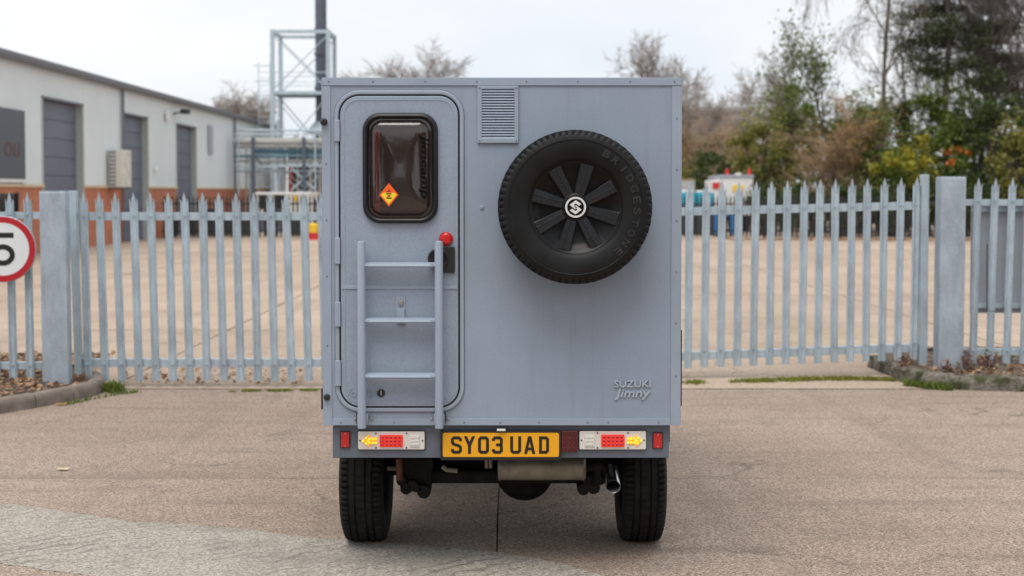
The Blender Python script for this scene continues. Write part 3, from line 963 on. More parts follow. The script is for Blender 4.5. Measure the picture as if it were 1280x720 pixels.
# --- speed limit sign
YS = 11.15
c = P(3.5, 311.5, YS); rad = 0.2895
sg = thing('speed_limit_sign', 'round red-rimmed white speed limit sign with black 5', 'sign', (c.x, YS, c.z - rad))
MB().lathe([(0.001, 0.012), (rad, 0.012), (rad, 0.0), (rad - 0.004, -0.003), (0.001, -0.003)], c, 'y', 64).build('plate', M['galv'], sg, smooth=True)
MB().lathe([(rad*0.80, -0.0035), (rad*0.985, -0.0035), (rad*0.985, -0.0055), (rad*0.80, -0.0055)], c, 'y', 64, closed=True).build('red_rim', M['traffic_red'], sg)
MB().lathe([(0.001, -0.0035), (rad*0.797, -0.0035), (rad*0.797, -0.005), (0.001, -0.005)], c, 'y', 64).build('white_face', M['sign_white'], sg)
five = MB()
h = 0.288; hw = 0.1
pts5 = [(hw*0.98, h/2 - 0.022), (-hw*0.62, h/2 - 0.022), (-hw*0.78, 0.028)]
for q in stroke(pts5, 0.045): five.prism([(c.x + a, c.z + b) for a, b in q], YS - 0.0068, YS - 0.0052)
arc = []
for k in range(15):
    a = R(152 - 290 * k / 14)
    arc.append((0.002 + 0.083*math.cos(a), -0.050 + 0.072*math.sin(a)))
for q in stroke(arc, 0.045): five.prism([(c.x + a, c.z + b) for a, b in q], YS - 0.0072, YS - 0.0052)
five.build('numeral', M['sign_black'], sg)
for dx in (-0.10, 0.10):
    MB().box(c.x + dx - 0.015, c.x + dx + 0.015, YS + 0.0125, FL - 0.03, c.z - 0.05, c.z - 0.02).build('clamp', M['galv'], sg)
# cable dropping beside the sign-side gate post

# ================================================================== FACTORY UNIT ON THE SIGN SIDE
WX, WA = -13.9, -0.00625
def wx(Y): return WX - WA * Y
bu = thing('factory_unit', 'long pale clad factory unit with brick plinth and slate roller doors', 'building', (WX, 0, 0))
bu.rotation_euler = (0, 0, WA)
WLOC[bu.name] = Vector((0, 0, 0))       # parts below are written in the wall's own frame: x out of the wall, y along it
Y0, Y1, EAVE, BRICK = 16.0, 72.0, 5.32, 1.90
doors = [(37.3, 40.75), (44.8, 47.85), (51.8, 54.95), (26.0, 29.3)]
doors.sort()
DT = 4.5
def ribbed(y0, y1, z0, z1):
    """trapezoidal cladding between y0 and y1"""
    mb = MB(); prof = []
    y = y0
    while y < y1 - 1e-6:
        for u, d in ((0.0, 0.0), (0.14, 0.0), (0.155, 0.022), (0.195, 0.022), (0.21, 0.0)):
            yy = min(y + u, y1)
            prof.append((d, yy))
        y += 0.22
    prof = [p for i, p in enumerate(prof) if i == 0 or p[1] > prof[i-1][1] + 1e-6]
    n = len(prof)
    vs = [(d, yy, z0) for d, yy in prof] + [(d, yy, z1) for d, yy in prof]
    mb.add(vs, [(i, i+1, i+1+n, i+n) for i in range(n-1)])
    return mb
edges = [Y0] + [e for d in doors for e in d] + [Y1]
for k in range(0, len(edges), 2):
    a, b = edges[k], edges[k+1]
    ribbed(a, b, BRICK + 0.08, EAVE).build('cladding_sheet', M['clad'], bu, local=True)
    MB().box(-0.2, 0.015, a, b, -0.02, BRICK).build('brick_plinth', M['brick'], bu, local=True)
    MB().box(-0.2, 0.07, a, b, BRICK, BRICK + 0.08).build('plinth_ledge', M['ledge'], bu, local=True)
MB().box(-0.30, -0.26, Y0, Y1, -0.02, EAVE).build('inner_wall', M['reveal'], bu, local=True)
for a, b in doors:
    ribbed(a, b, DT + 0.06, EAVE).build('cladding_sheet', M['clad'], bu, local=True)
    MB().box(-0.25, 0.05, a - 0.04, b + 0.04, DT, DT + 0.06).build('door_lintel', M['gutter'], bu, local=True)
    d = bpy.data.objects.new('roller_door', None); COL.objects.link(d); d.parent = bu
    d.location = (-0.22, (a+b)/2, 0); WLOC[d.name] = Vector((-0.22, (a+b)/2, 0))
    n = 8; hgt = DT / n
    for q in range(n):
        o = MB().box(-0.245, -0.205, a + 0.02, b - 0.02, q*hgt + 0.008, (q+1)*hgt - 0.008).build('door_panel', M['shutter'], None, bevel=0.01)
        cc = Vector(o.location); o.parent = d; o.location = Vector((-0.225, (a+b)/2, q*hgt + 0.008)) - WLOC[d.name]
    MB().box(-0.25, -0.246, a, b, 0, DT).build('door_backing', M['gutter'], bu, local=True)
    for s0, s1 in ((a - 0.06, a + 0.018), (b - 0.018, b + 0.06)):
        MB().box(-0.244, 0.03, s0, s1, 0, DT - 0.003).build('door_jamb', M['reveal'], bu, local=True)
# eaves: fascia, half-round gutter, roof sheet running up and away
MB().box(-0.05, 0.03, Y0, Y1, EAVE + 0.002, EAVE + 0.16).build('fascia', M['clad'], bu, local=True)
gp = [(0.04 + 0.13 + 0.13*math.cos(R(t)), EAVE + 0.14 + 0.15*math.sin(R(t))) for t in range(180, 361, 20)] + [(0.30, EAVE + 0.22), (0.04, EAVE + 0.22)]
mb = MB(); mb.rings([[(x, yy, z) for x, z in gp] for yy in (Y0, Y1 + 0.1)])
mb.build('gutter', M['gutter'], bu, local=True, smooth=True)
mb = MB(); rp = [(0.02, EAVE + 0.17), (0.02, EAVE + 0.29), (-14, EAVE + 1.9), (-14, EAVE + 1.78)]
mb.rings([[(x, yy, z) for x, z in rp] for yy in (Y0, Y1 + 0.05)])
mb.build('roof', M['roof'], bu, local=True)
MB().box(-28, -0.05, Y1 - 0.2, Y1 - 0.05, -0.02, EAVE).build('end_wall', M['clad'], bu, local=True)
for yy in (46.9 - 2.35, 30.6, 62.0):
    MB().tube([(0.12, yy, 0.05), (0.12, yy, EAVE + 0.05)], 0.055, 8).build('downpipe', M['gutter'], bu, local=True, smooth=True)
# window under the slate sign
MB().box(-0.02, 0.03, 30.2, 35.4, 0.75, 1.72).build('window_glass', M['window_dark'], bu, local=True)
for yy in (30.2, 31.9, 33.6, 35.3):
    MB().box(0.031, 0.075, yy - 0.04, yy + 0.04, 0.72, 1.75).build('window_frame', M['black_fence'], bu, local=True)
MB().box(0.031, 0.09, 30.1, 35.5, 0.66, 0.719).build('window_sill', M['reveal'], bu, local=True)
# louvre, alarm box, floodlight bracket
MB().box(0.024, 0.08, 57.0, 57.75, 3.45, 4.75).build('wall_louvre', M['board'], bu, local=True, bevel=0.01)
MB().lathe([(0.001, 0.06), (0.19, 0.05), (0.22, 0.0), (0.001, 0.0)], (0.1, 50.2, 4.73), 'x', 16).build('alarm_box', M['white'], bu, local=True, smooth=True)
MB().tube([(0.02, 51.4, 4.9), (0.5, 51.4, 5.0)], 0.035, 6).box(0.35, 0.65, 51.2, 51.6, 4.9, 5.08).build('floodlight', M['black_fence'], bu, local=True)
MB().lathe([(0.001, 0.05), (0.10, 0.04), (0.13, 0.0), (0.001, 0.0)], (0.1, 48.6, 2.6), 'x', 12).build('wall_lamp', M['white'], bu, local=True)

# slate sign panel fixed on the wall
sp = thing('wall_sign', 'slate grey rectangular sign panel with small maroon letters on pale cladding', 'sign', (wx(33) + 0.05, 33.2, 2.1))
MB().box(wx(33) + 0.03, wx(33) + 0.09, 30.6, 35.85, PZ(224, 35.9), PZ(139, 35.9)).build('sign_panel', M['sign_dark'], sp, bevel=0.01)
vs, fs_ = text_polys('ou', 1.0, 0.0, 0.5)
k = 0.85
mx = max(v.x for v in vs) ; mn = min(v.x for v in vs)
MB().add([(wx(33) + 0.094 + v.z*0.006, 34.9 + (v.x - (mx+mn)/2)*k*1.3, 2.98 + v.y*k) for v in vs], fs_).build('lettering', M['sign_red'], sp)
MB().box(wx(33) + 0.06, wx(33) + 0.12, 30.6, 35.9, PZ(224, 35.9) - 0.09, PZ(224, 35.9) - 0.01).build('bottom_trim', M['white'], sp)

# condenser unit on the wall
YA = 43.0
xa = wx(YA)
ac = thing('condenser_unit', 'cream wall-hung condenser unit with two fan grilles beside a roller door', 'condenser', (xa + 0.3, YA + 0.4, 1.86))
za, zb = PZ(234, YA), PZ(187, YA)
MB().box(xa + 0.09, xa + 0.58, YA, YA + 0.95, za, zb).build('casing', M['cream_unit'], ac, bevel=0.015)
for k in range(9):
    z = za + 0.09 + k * (zb - za - 0.18) / 8
    for u0, u1 in ((0.12, 0.22), (0.24, 0.34)):
        MB().box(xa + u0, xa + u1, YA - 0.012, YA - 0.001, z - 0.035, z + 0.035).build('louvre', M['gutter'], ac)
for z in (za + (zb - za)*0.27, za + (zb - za)*0.75):
    MB().lathe([(0.24, 0.0), (0.27, 0.0), (0.27, 0.02), (0.24, 0.02)], (xa + 0.581, YA + 0.45, z), 'x', 20, closed=True).build('fan_grille', M['cream_unit'], ac)
for yy in (YA + 0.1, YA + 0.8):
    MB().box(xa + 0.03, xa + 0.60, yy, yy + 0.05, za - 0.06, za - 0.001).build('bracket', M['gutter'], ac)

# ================================================================== BLACK FENCE ACROSS THE FAR EDGE OF THE YARD
YF = 48.6
bf = thing('black_fence', 'low black palisade fence along the far edge of the yard', 'fence', (0, YF, 0))
bp = MB()
bp.box(-0.034, 0.034, -0.012, 0.012, 0.06, 1.52).add([(-0.034,-0.012,1.5202),(0.034,-0.012,1.5202),(0.034,0.012,1.5202),(-0.034,0.012,1.5202),(0,0,1.66)], [(0,1,4),(1,2,4),(2,3,4),(3,0,4)])
src = bp.build('pale', M['black_fence'], bf, origin=(0, 0, 0))
x = -13.2; first = True
while x < 15.5:
    if first: place_sub(src, bf, (x, YF, 0)); first = False
    else: inst(src, bf, (x, YF, rng.uniform(-0.01, 0.01)))
    x += 0.158
for z in (0.28, 1.32):
    MB().box(-13.3, 15.5, YF + 0.013, YF + 0.06, z - 0.03, z + 0.03).build('rail', M['black_fence'], bf)
x = -13.2
while x < 15.6:
    MB().box(x - 0.05, x + 0.05, YF + 0.061, YF + 0.16, 0, 1.5).build('post', M['black_fence'], bf)
    x += 2.85

# ================================================================== FLUE TOWER, PIPE RACK AND PLANT
tw = thing('flue_tower', 'tall open galvanised steel tower with mid platform around the flue', 'tower', (PX(380, 67), 67, 0))
YN, YB = 66.0, 68.3
xl_, xr_ = PX(342, YN), PX(411.5, YN)
ZT, ZM = PZ(37, YN), PZ(116, YN)
for xx in (xl_, xr_):
    for yy in (YN, YB):
        MB().box(xx - 0.10, xx + 0.10, yy - 0.10, yy + 0.10, 0, ZT).build('leg', M['galv_far'], tw)
for z in (ZT - 0.1, ZM, PZ(205, YN)):
    for yy in (YN, YB):
        MB().box(xl_ + 0.101, xr_ - 0.101, yy - 0.06, yy + 0.06, z - 0.085, z + 0.085).build('beam', M['galv_far'], tw)
    for xx in (xl_, xr_):
        MB().box(xx - 0.06, xx + 0.06, YN + 0.101, YB - 0.101, z - 0.085, z + 0.085).build('beam', M['galv_far'], tw)
MB().box(xl_ + 0.08, xr_ - 0.08, YN + 0.075, YB - 0.075, ZM + 0.02, ZM + 0.07).build('platform', M['galv_far'], tw)
zz = [0.4, PZ(205, YN), ZM, ZT - 0.1]
for i in range(3):
    for yy in (YN, YB):
        for a, b in ((xl_, xr_), (xr_, xl_)):
            MB().tube([(a, yy + (0.02 if a == xl_ else -0.02), zz[i] + 0.15), (b, yy + (0.02 if a == xl_ else -0.02), zz[i+1] - 0.15)], 0.03, 5).build('brace', M['galv_far'], tw)
for z in (ZM + 0.55, ZM + 1.05):
    for yy in (YN + 0.01, YB - 0.01):
        MB().tube([(xl_, yy, z), (xr_, yy, z)], 0.022, 5).build('handrail', M['galv_far'], tw)
# ladder cage bracketed on the side
lx = PX(329, YN)
for xx in (lx - 0.3, lx + 0.3):
    MB().tube([(xx, YN + 0.6, 0), (xx, YN + 0.6, ZM + 1.6)], 0.025, 5).build('ladder_rail', M['galv_far'], tw)
for k in range(24):
    MB().tube([(lx - 0.3, YN + 0.6, 0.4 + k*0.33), (lx + 0.3, YN + 0.6, 0.4 + k*0.33)], 0.014, 4).build('ladder_rung', M['galv_far'], tw)
for z in (ZM - 0.1, ZM + 0.6, ZM + 1.4):
    MB().tube([(lx - 0.45, YN + 0.1, z), (xl_, YN + 0.1, z)], 0.03, 5).build('bracket_arm', M['galv_far'], tw)
fx = PX(402.5, 67.2)
flu = thing('flue', 'dark grey cylindrical flue rising through the steel tower', 'flue', (fx, 67.2, 0))
MB().lathe([(0.30, 2.0), (0.30, 15.5)], (fx, 67.2, 0), 'z', 20).build('stack', M['flue'], flu, smooth=True)
for z in (PZ(37, 67), PZ(110, 67), 9.0, 12.2):
    MB().lathe([(0.302, -0.08), (0.36, -0.07), (0.36, 0.07), (0.302, 0.08)], (fx, 67.2, z), 'z', 20, closed=True).build('collar', M['flue'], flu, smooth=True)
MB().lathe([(0.31, PZ(152, 67)), (0.75, PZ(164, 67)), (0.8, PZ(166, 67)), (0.31, PZ(166, 67))], (fx, 67.2, 0), 'z', 20, closed=True).build('skirt', M['galv_far'], flu, smooth=True)
# pipe rack between the building and the tower
YR = 61.0
rk = thing('pipe_rack', 'steel pipe rack carrying a thick beige pipe from the factory wall', 'pipe rack', (PX(340, YR), YR, 0))
xa, xb2 = wx(YR) + 0.25, PX(470, YR)
z = PZ(177, YR)
MB().tube([(xa, YR, z), (xb2, YR, z)], 0.17, 12).build('large_pipe', M['pipe'], rk, smooth=True)
MB().tube([(xa, YR + 0.1, PZ(195, YR)), (xb2, YR + 0.1, PZ(195, YR))], 0.07, 8).build('teal_pipe', M['blue_beam'], rk, smooth=True)
MB().box(PX(316, YR), xb2, YR + 0.3, YR + 0.45, PZ(192, YR), PZ(186, YR)).build('beam', M['blue_beam'], rk)
for py in (168, 208):
    MB().tube([(xa, YR - 0.2, PZ(py, YR)), (xb2, YR - 0.2, PZ(py, YR))], 0.035, 6).build('handrail', M['galv_far'], rk)
for px, w_ in ((301, 0.06), (319, 0.16), (382, 0.16), (396, 0.06), (448, 0.16)):
    xx = PX(px, YR)
    MB().box(xx - w_/2, xx + w_/2, YR - 0.42, YR - 0.27, 0, PZ(168 if w_ < 0.1 else 172, YR)).build('post', M['galv_far'] if w_ < 0.1 else M['flue'], rk)
MB().tube([(PX(319, YR), YR - 0.2, PZ(194, YR)), (PX(330, YR), YR - 0.2, PZ(206, YR))], 0.05, 5).build('brace', M['flue'], rk)
for a, b in (((364, 210), (394, 238)), ((394, 210), (364, 238))):
    MB().tube([P(a[0], a[1], YR - 0.15), P(b[0], b[1], YR - 0.15)], 0.06, 5).build('brace', M['galv_far'], rk)
for px, py0, py1, r_ in ((308, 172, 240, 0.05), (313, 195, 240, 0.07), (347, 150, 240, 0.06), (356, 178, 240, 0.09), (388, 180, 240, 0.08), (400, 168, 240, 0.06), (372, 168, 200, 0.05)):
    MB().tube([P(px, py0, YR + 0.7), (PX(px, YR + 0.7), YR + 0.7, 0)], r_, 8).build('riser_pipe', M['galv_far'] if px % 2 else M['pipe'], rk, smooth=True)
for py, r_, y_ in ((163, 0.05, 0.9), (183, 0.10, 0.8), (201, 0.06, 0.9), (214, 0.05, 0.6)):
    MB().tube([(xa, YR + y_, PZ(py, YR + y_)), (xb2, YR + y_, PZ(py, YR + y_))], r_, 8).build('header_pipe', M['pipe'] if r_ > 0.05 else M['galv_far'], rk, smooth=True)
# plant behind
pl = thing('boiler_plant', 'dark plant enclosure with orange-red side panels below the flue', 'plant', (PX(384, 70), 70.5, 0))
MB().box(PX(362, 70), PX(425, 70), 69.6, 73, 0, PZ(178, 70)).build('enclosure', M['plant_dark'], pl, bevel=0.03)
for a, b in ((361, 367), (397, 408)):
    MB().box(PX(a, 69.5), PX(b, 69.5), 69.4, 69.59, PZ(262, 69.5), PZ(209, 69.5)).build('side_panel', M['plant_red'], pl, bevel=0.02)
MB().tube([(PX(371, 69), 69.0, PZ(200, 69)), (PX(430, 69), 69.0, PZ(200, 69))], 0.32, 14).build('tank', M['plant_green'], pl, smooth=True)
for xx in (PX(378, 69), PX(420, 69)):
    MB().box(xx - 0.1, xx + 0.1, 68.9, 69.1, 0, PZ(205, 69)).build('tank_leg', M['plant_dark'], pl)
# low brick annexe and white cabin behind the black fence
YC = 57.0
cb = thing('site_cabin', 'low white cabin with dark windows behind the black fence', 'cabin', (PX(355, YC), YC + 1, 0))
xa, xb3 = PX(321, YC), PX(388, YC)
zt = PZ(241, YC)
MB().box(xa, xb3, YC, YC + 2.2, 0.35, zt - 0.09).build('cabin_wall', M['white'], cb, bevel=0.02)
MB().box(xa - 0.05, xb3 + 0.05, YC - 0.05, YC + 2.25, zt - 0.088, zt + 0.03).build('roof', M['white'], cb, bevel=0.02)
MB().box(xa + 0.03, xb3 - 0.03, YC + 0.02, YC + 2.1, 0.0, 0.348).build('skirt', M['black_fence'], cb)
for a, b in ((323.5, 334), (343, 355.5)):
    w1 = MB().box(PX(a, YC), PX(b, YC), YC - 0.03, YC - 0.003, PZ(261, YC), PZ(244, YC)).build('window', M['window_dark'], cb)
MB().box(PX(359, YC), PX(384, YC), YC - 0.02, YC - 0.003, PZ(284, YC), PZ(243, YC)).build('door', M['cream_unit'], cb, bevel=0.01)
MB().box(PX(367, YC), PX(372, YC), YC - 0.03, YC - 0.021, PZ(252, YC), PZ(240.9, YC) - 0.12).build('notice', M['yellow'], cb)
MB().box(xa + 0.05, PX(356, YC), YC - 0.02, YC - 0.003, PZ(289, YC), PZ(275, YC)).build('grey_panel', M['shutter'], cb)
# dark bins standing behind the black fence near the factory wall
for i, px in enumerate((214, 238, 262, 284, 306, 340, 372)):
    Yb = 50.4 + 0.3 * (i % 2)
    b_ = thing('black_bin', 'black wheeled bin with a black lid behind the fence by the factory' if i % 3 else 'black wheeled bin with a slate grey lid behind the fence by the factory', 'bin', (PX(px, Yb), Yb, 0), 'black bins behind the black fence')
    x0 = PX(px, Yb); hh = 0.78 + 0.14 * (i % 3)
    MB().rings([[(x0 + a*0.5*s_, Yb + b*0.5*s_, z) for a, b in ((-.5,-.5),(.5,-.5),(.5,.5),(-.5,.5))] for s_, z in ((0.9, 0.06), (1.1, hh))]).build('bin_body', M['plant_dark'], b_, bevel=0.02)
    MB().box(x0 - 0.30, x0 + 0.30, Yb - 0.29, Yb + 0.29, hh + 0.002, hh + 0.06).build('lid', M['plant_dark'] if i % 3 else M['shutter'], b_, bevel=0.015)
    for s_ in (-1, 1):
        MB().lathe([(0.02, -0.03), (0.1, -0.03), (0.1, 0.03), (0.02, 0.03)], (x0 + s_*0.16, Yb, 0.1), 'x', 12).build('wheel', M['black_rubber'], b_)
# yellow drum at the fence
yd = thing('yellow_drum', 'yellow and red drum standing at the black fence', 'drum', (PX(392, 47.6), 47.6, 0))
xd = PX(392, 47.6)
MB().lathe([(0.20, 0.0), (0.20, 0.22), (0.205, 0.24), (0.20, 0.26)], (xd, 47.6, 0), 'z', 18).build('base', M['red_paint'], yd, smooth=True)
MB().lathe([(0.19, 0.262), (0.19, 0.56), (0.14, 0.60), (0.06, 0.61)], (xd, 47.6, 0), 'z', 18).build('drum_body', M['yellow'], yd, smooth=True)

# ================================================================== THINGS BEHIND THE BLACK FENCE ON THE HEDGE SIDE
YT = 56.0
tr = thing('white_lorry', 'white box lorry with two red roof beacons behind the black fence', 'lorry', (PX(918, YT), YT + 2.5, 0))
xa, xb4 = PX(903, YT), PX(941, YT)
zt = PZ(223, YT)
MB().box(xa, xb4, YT, YT + 4.0, 0.75, zt).build('box_body', M['white'], tr, bevel=0.03)
MB().box(xa - 0.04, xb4 + 0.04, YT - 0.02, YT + 4.02, zt + 0.002, zt + 0.16).build('roof_cap', M['board'], tr, bevel=0.02)
MB().box(xa - 0.45, xa - 0.02, YT + 0.3, YT + 2.2, 0.75, PZ(225, YT)).build('side_locker', M['white'], tr, bevel=0.03)
MB().box(xa - 0.4, xa - 0.1, YT + 0.26, YT + 0.299, PZ(236, YT), PZ(228, YT)).build('red_box', M['red_paint'], tr)
MB().box(xa + 0.05, xb4 - 0.05, YT + 0.1, YT + 6.3, 0.5, 0.748).build('chassis', M['chassis'], tr)
MB().box(xa + 0.03, xb4 - 0.03, YT + 4.1, YT + 5.9, 0.7501, 1.95).build('cab', M['white'], tr, bevel=0.08)
for px in (910, 938):
    xx = PX(px, YT)
    MB().lathe([(0.09, 0), (0.085, 0.12), (0.05, 0.26), (0.02, 0.28)], (xx, YT + 0.3, zt + 0.161), 'z', 12).build('beacon', M['red_paint'], tr, smooth=True)
MB().lathe([(0.16, 0), (0.15, 0.06), (0.06, 0.09)], (PX(924, YT), YT + 0.3, zt + 0.161), 'z', 12).build('roof_vent', M['cream_unit'], tr, smooth=True)
MB().box(PX(915, YT), PX(929, YT), YT - 0.03, YT - 0.003, PZ(240, YT), PZ(231.5, YT)).build('yellow_panel', M['sticker_yellow'], tr)
for px in (904.5, 919, 947):
    MB().lathe([(0.001, -0.03), (0.07, -0.025), (0.08, 0.0), (0.001, 0.0)], (min(max(PX(px, YT), xa + 0.1), xb4 - 0.1), YT - 0.003, PZ(247.5, YT)), 'y', 12).build('lamp', M['red_reflector'], tr)
for yy in (YT + 1.0, YT + 4.9):
    for xx in (xa + 0.12, xb4 - 0.12):
        MB().lathe([(0.08, -0.11), (0.36, -0.11), (0.40, -0.08), (0.40, 0.08), (0.36, 0.11), (0.08, 0.11)], (xx, yy, 0.4), 'x', 20).build('wheel', M['tyre'], tr, smooth=True)

def blue_bin(px, Y, h, w_, label, mat):
    t = thing('plastic_bin', label, 'bin', (PX(px, Y), Y, 0), 'plastic bins behind the black fence')
    x0 = PX(px, Y)
    pr = [[(x0 + a*w_*s, Y + b*w_*s*0.9, z) for a, b in ((-.5,-.5),(.5,-.5),(.5,.5),(-.5,.5))] for s, z in ((0.86, 0.08), (1.0, h))]
    MB().rings(pr).build('bin_body', mat, t, bevel=0.02)
    MB().box(x0 - w_*0.54, x0 + w_*0.54, Y - w_*0.5, Y + w_*0.5, h + 0.002, h + 0.06).build('lid', mat, t, bevel=0.015)
    for s in (-1, 1):
        MB().lathe([(0.02, -0.03), (0.1, -0.03), (0.1, 0.03), (0.02, 0.03)], (x0 + s*w_*0.3, Y, 0.1), 'x', 12).build('wheel', M['black_rubber'], t)
blue_bin(900, 51.2, 1.0, 0.52, 'bright blue wheeled bin behind the black fence, nearer the camper', M['blue_plastic'])
blue_bin(919, 51.2, 1.05, 0.50, 'bright blue wheeled bin behind the black fence, under the lorry', M['blue_plastic'])
for px, lab in ((858, 'teal plastic crate stacked beside the camper edge behind the fence'), (879, 'teal plastic crate with white contents behind the black fence')):
    t = thing('teal_crate', lab, 'crate', (PX(px, 53), 53, 0), 'teal crates behind the black fence')
    x0 = PX(px, 53)
    MB().box(x0 - 0.42, x0 + 0.42, 52.6, 53.4, 0.0, 1.2).build('pallet_stack', M['plant_dark'], t, bevel=0.02)
    MB().box(x0 - 0.40, x0 + 0.40, 52.62, 53.38, 1.202, PZ(241, 53)).build('crate_body', M['teal_plastic'], t, bevel=0.03)
    MB().box(x0 - 0.3, x0 + 0.25, 52.75, 53.2, PZ(241, 53) + 0.002, PZ(238, 53)).build('white_sack', M['white'], t, bevel=0.04)
pk = thing('pallet_load', 'brown strapped load standing on dark pallets behind the teal crates', 'pallet load', (PX(858, 55), 55, 0))
x0 = PX(857, 55)
MB().box(x0 - 0.5, x0 + 0.4, 54.6, 55.4, 0, 1.7).build('pallet_stack', M['plant_dark'], pk, bevel=0.02)
MB().box(x0 - 0.45, x0 + 0.35, 54.65, 55.35, 1.702, PZ(226, 55)).build('load', M['pipe'], pk, bevel=0.04)
MB().box(x0 - 0.46, x0 + 0.36, 54.64, 55.36, PZ(226, 55) + 0.002, PZ(224, 55)).build('sheet', M['bark_tan'], pk, bevel=0.03)

# far warehouse behind the bare trees
wh = thing('warehouse', 'long low brown warehouse wall far behind the bare trees', 'building', (14, 112, 0))
MB().box(8, 20.5, 110, 130, 0, PZ(139, 110)).build('wall', M['warehouse'], wh)
MB().box(7.8, 20.7, 109.8, 130.2, PZ(139, 110) + 0.002, PZ(134.5, 110)).build('roof_edge', M['reveal'], wh)
for k in range(2):
    MB().box(10 + k*6.2, 12.6 + k*6.2, 109.92, 109.998, 3.4, 5.0).build('window', M['gutter'], wh)

# ================================================================== TREES AND SHRUBS
def grow(rnd, p, d, length, rad, level, maxlev, segs, opt):
    """append (p0, p1, r0, r1, level) pieces of a branching tree"""
    n = 4 if level < 2 else 3
    step = length / n
    r = rad
    taper = opt.get('taper', 0.55)
    for i in range(n):
        w = opt['wander'] * (0.35 if level == 0 else 1.0)
        d = (d + Vector((rnd.gauss(0, w), rnd.gauss(0, w), rnd.gauss(0, w)*0.7 + opt['lift'] * (0.3 if level else 0.0)))).normalized()
        if level >= 2 and opt.get('droop'):
            d = (d + Vector((0, 0, -opt['droop']))).normalized()
        q = p + d * step
        r1 = rad * (1 - (1 - taper) * (i + 1) / n)
        segs.append((p, q, r, r1, level))
        if level < maxlev and (level > 0 or i >= opt.get('bare', 1)):
            for _ in range(opt['kids'][min(level, len(opt['kids']) - 1)]):
                ax = d.cross(Vector((rnd.gauss(0, 1), rnd.gauss(0, 1), rnd.gauss(0, 1))))
                if ax.length < 1e-3: continue
                ang = R(rnd.uniform(*opt['angle']))
                nd = (Matrix.Rotation(ang, 3, ax.normalized()) @ d).normalized()
                t = rnd.uniform(0.2, 1.0)
                L = length * rnd.uniform(*opt['ratio']) * (1.0 - 0.35 * i / n if level == 0 else 1.0)
                grow(rnd, p.lerp(q, t), nd, L, max(r1 * rnd.uniform(0.45, 0.65), opt['rmin']), level + 1, maxlev, segs, opt)
        p, r = q, r1
    return p

def seg_mesh(name, segs, mat, parent, sides):
    mb_v = []; mb_f = []
    for p, q, r0, r1, lv in segs:
        t = (q - p).normalized()
        a = t.cross(Vector((0.31, 0.2, 0.93))); a.normalize(); b = t.cross(a)
        n = sides(lv); base = len(mb_v)
        for c, r in ((p, r0), (q, r1)):
            for k in range(n):
                th = 2*math.pi*k/n
                mb_v.append(c + a*(r*math.cos(th)) + b*(r*math.sin(th)))
        for k in range(n):
            j = (k+1) % n
            mb_f.append((base+k, base+j, base+n+j, base+n+k))
    me = bpy.data.meshes.new(name)
    c = WLOC[parent.name]
    me.from_pydata([tuple(v - c) for v in mb_v], [], mb_f)
    me.materials.append(mat)
    o = bpy.data.objects.new(name, me); COL.objects.link(o)
    o.parent = parent; WLOC[o.name] = c.copy()
    return o

def bare_tree(label, px, Y, top_py, seed, width=0.5, mat='bark', trunk_r=None, kids=(2, 3, 3, 3), lev=4, opt=None, group='bare winter trees', name='bare_tree', leaves=None, lean=(0, 0)):
    rnd = random.Random(seed)
    x = PX(px, Y); H = PZ(top_py, Y)
    t = thing(name, label, 'tree', (x, Y, 0), group)
    o = dict(wander=0.11, lift=0.07, kids=kids, angle=(22, 55), ratio=(0.42, 0.66), rmin=0.010, bare=1, taper=0.5)
    if opt: o.update(opt)
    segs = []
    tr_len = H * (0.62 if 'trunk' not in o else o['trunk'])
    r0 = trunk_r or 0.021 * H
    o['rmin'] = max(o['rmin'], 0.00016 * Y)
    grow(rnd, Vector((x, Y, -0.1)), Vector((lean[0], lean[1], 1)).normalized(), tr_len, r0, 0, lev, segs, o)
    # fit the height
    zmax = max(s[1].z for s in segs); k = H / zmax
    base = Vector((x, Y, 0))
    def sc_(p): 
        d = p - base
        return base + Vector((d.x * k * width * 2, d.y * k * width * 2, d.z * k))
    segs = [(sc_(p), sc_(q), a, b, lv) for p, q, a, b, lv in segs]
    seg_mesh('trunk', [s for s in segs if s[4] == 0], M[mat], t, lambda lv: 8)
    seg_mesh('crown', [s for s in segs if s[4] > 0], M[mat], t, lambda lv: 5 if lv == 1 else 3)
    if leaves:
        n, size, lm, lo_ = leaves
        rs = np.random.RandomState(seed)
        ends = np.array([tuple(s[1]) for s in segs if s[4] >= 2])
        ends = ends[ends[:, 2] > lo_ * H] if lo_ else ends
        idx = rs.randint(0, len(ends), n)
        c = ends[idx] + rs.normal(size=(n, 3)) * size * 1.2
        quads_mesh('leaves', M[lm], leaf_quads(rs, c, rs.uniform(0.6, 1.3, n) * size), t)
    return t

def foliage(rs, cen, rad, n, size, clumps, shell=0.55, squash=1.0, clump_r=0.24):
    """leaves gathered into clumps spread through an ellipsoid, denser at the outside"""
    d = rs.normal(size=(clumps, 3)); d /= np.linalg.norm(d, axis=1, keepdims=True)
    r = (shell + (1 - shell) * rs.rand(clumps, 1)) * rs.uniform(0.78, 1.12, (clumps, 1))
    cc = d * r * np.array(rad)
    cr = rs.uniform(0.5, 1.3, clumps) * clump_r * float(np.mean(rad))
    idx = rs.randint(0, clumps, n)
    off = rs.normal(size=(n, 3)); off /= np.linalg.norm(off, axis=1, keepdims=True)
    off *= (rs.rand(n, 1) ** 0.45) * cr[idx][:, None]
    off[:, 2] *= 0.75 * squash
    return np.array(cen) + cc[idx] + off

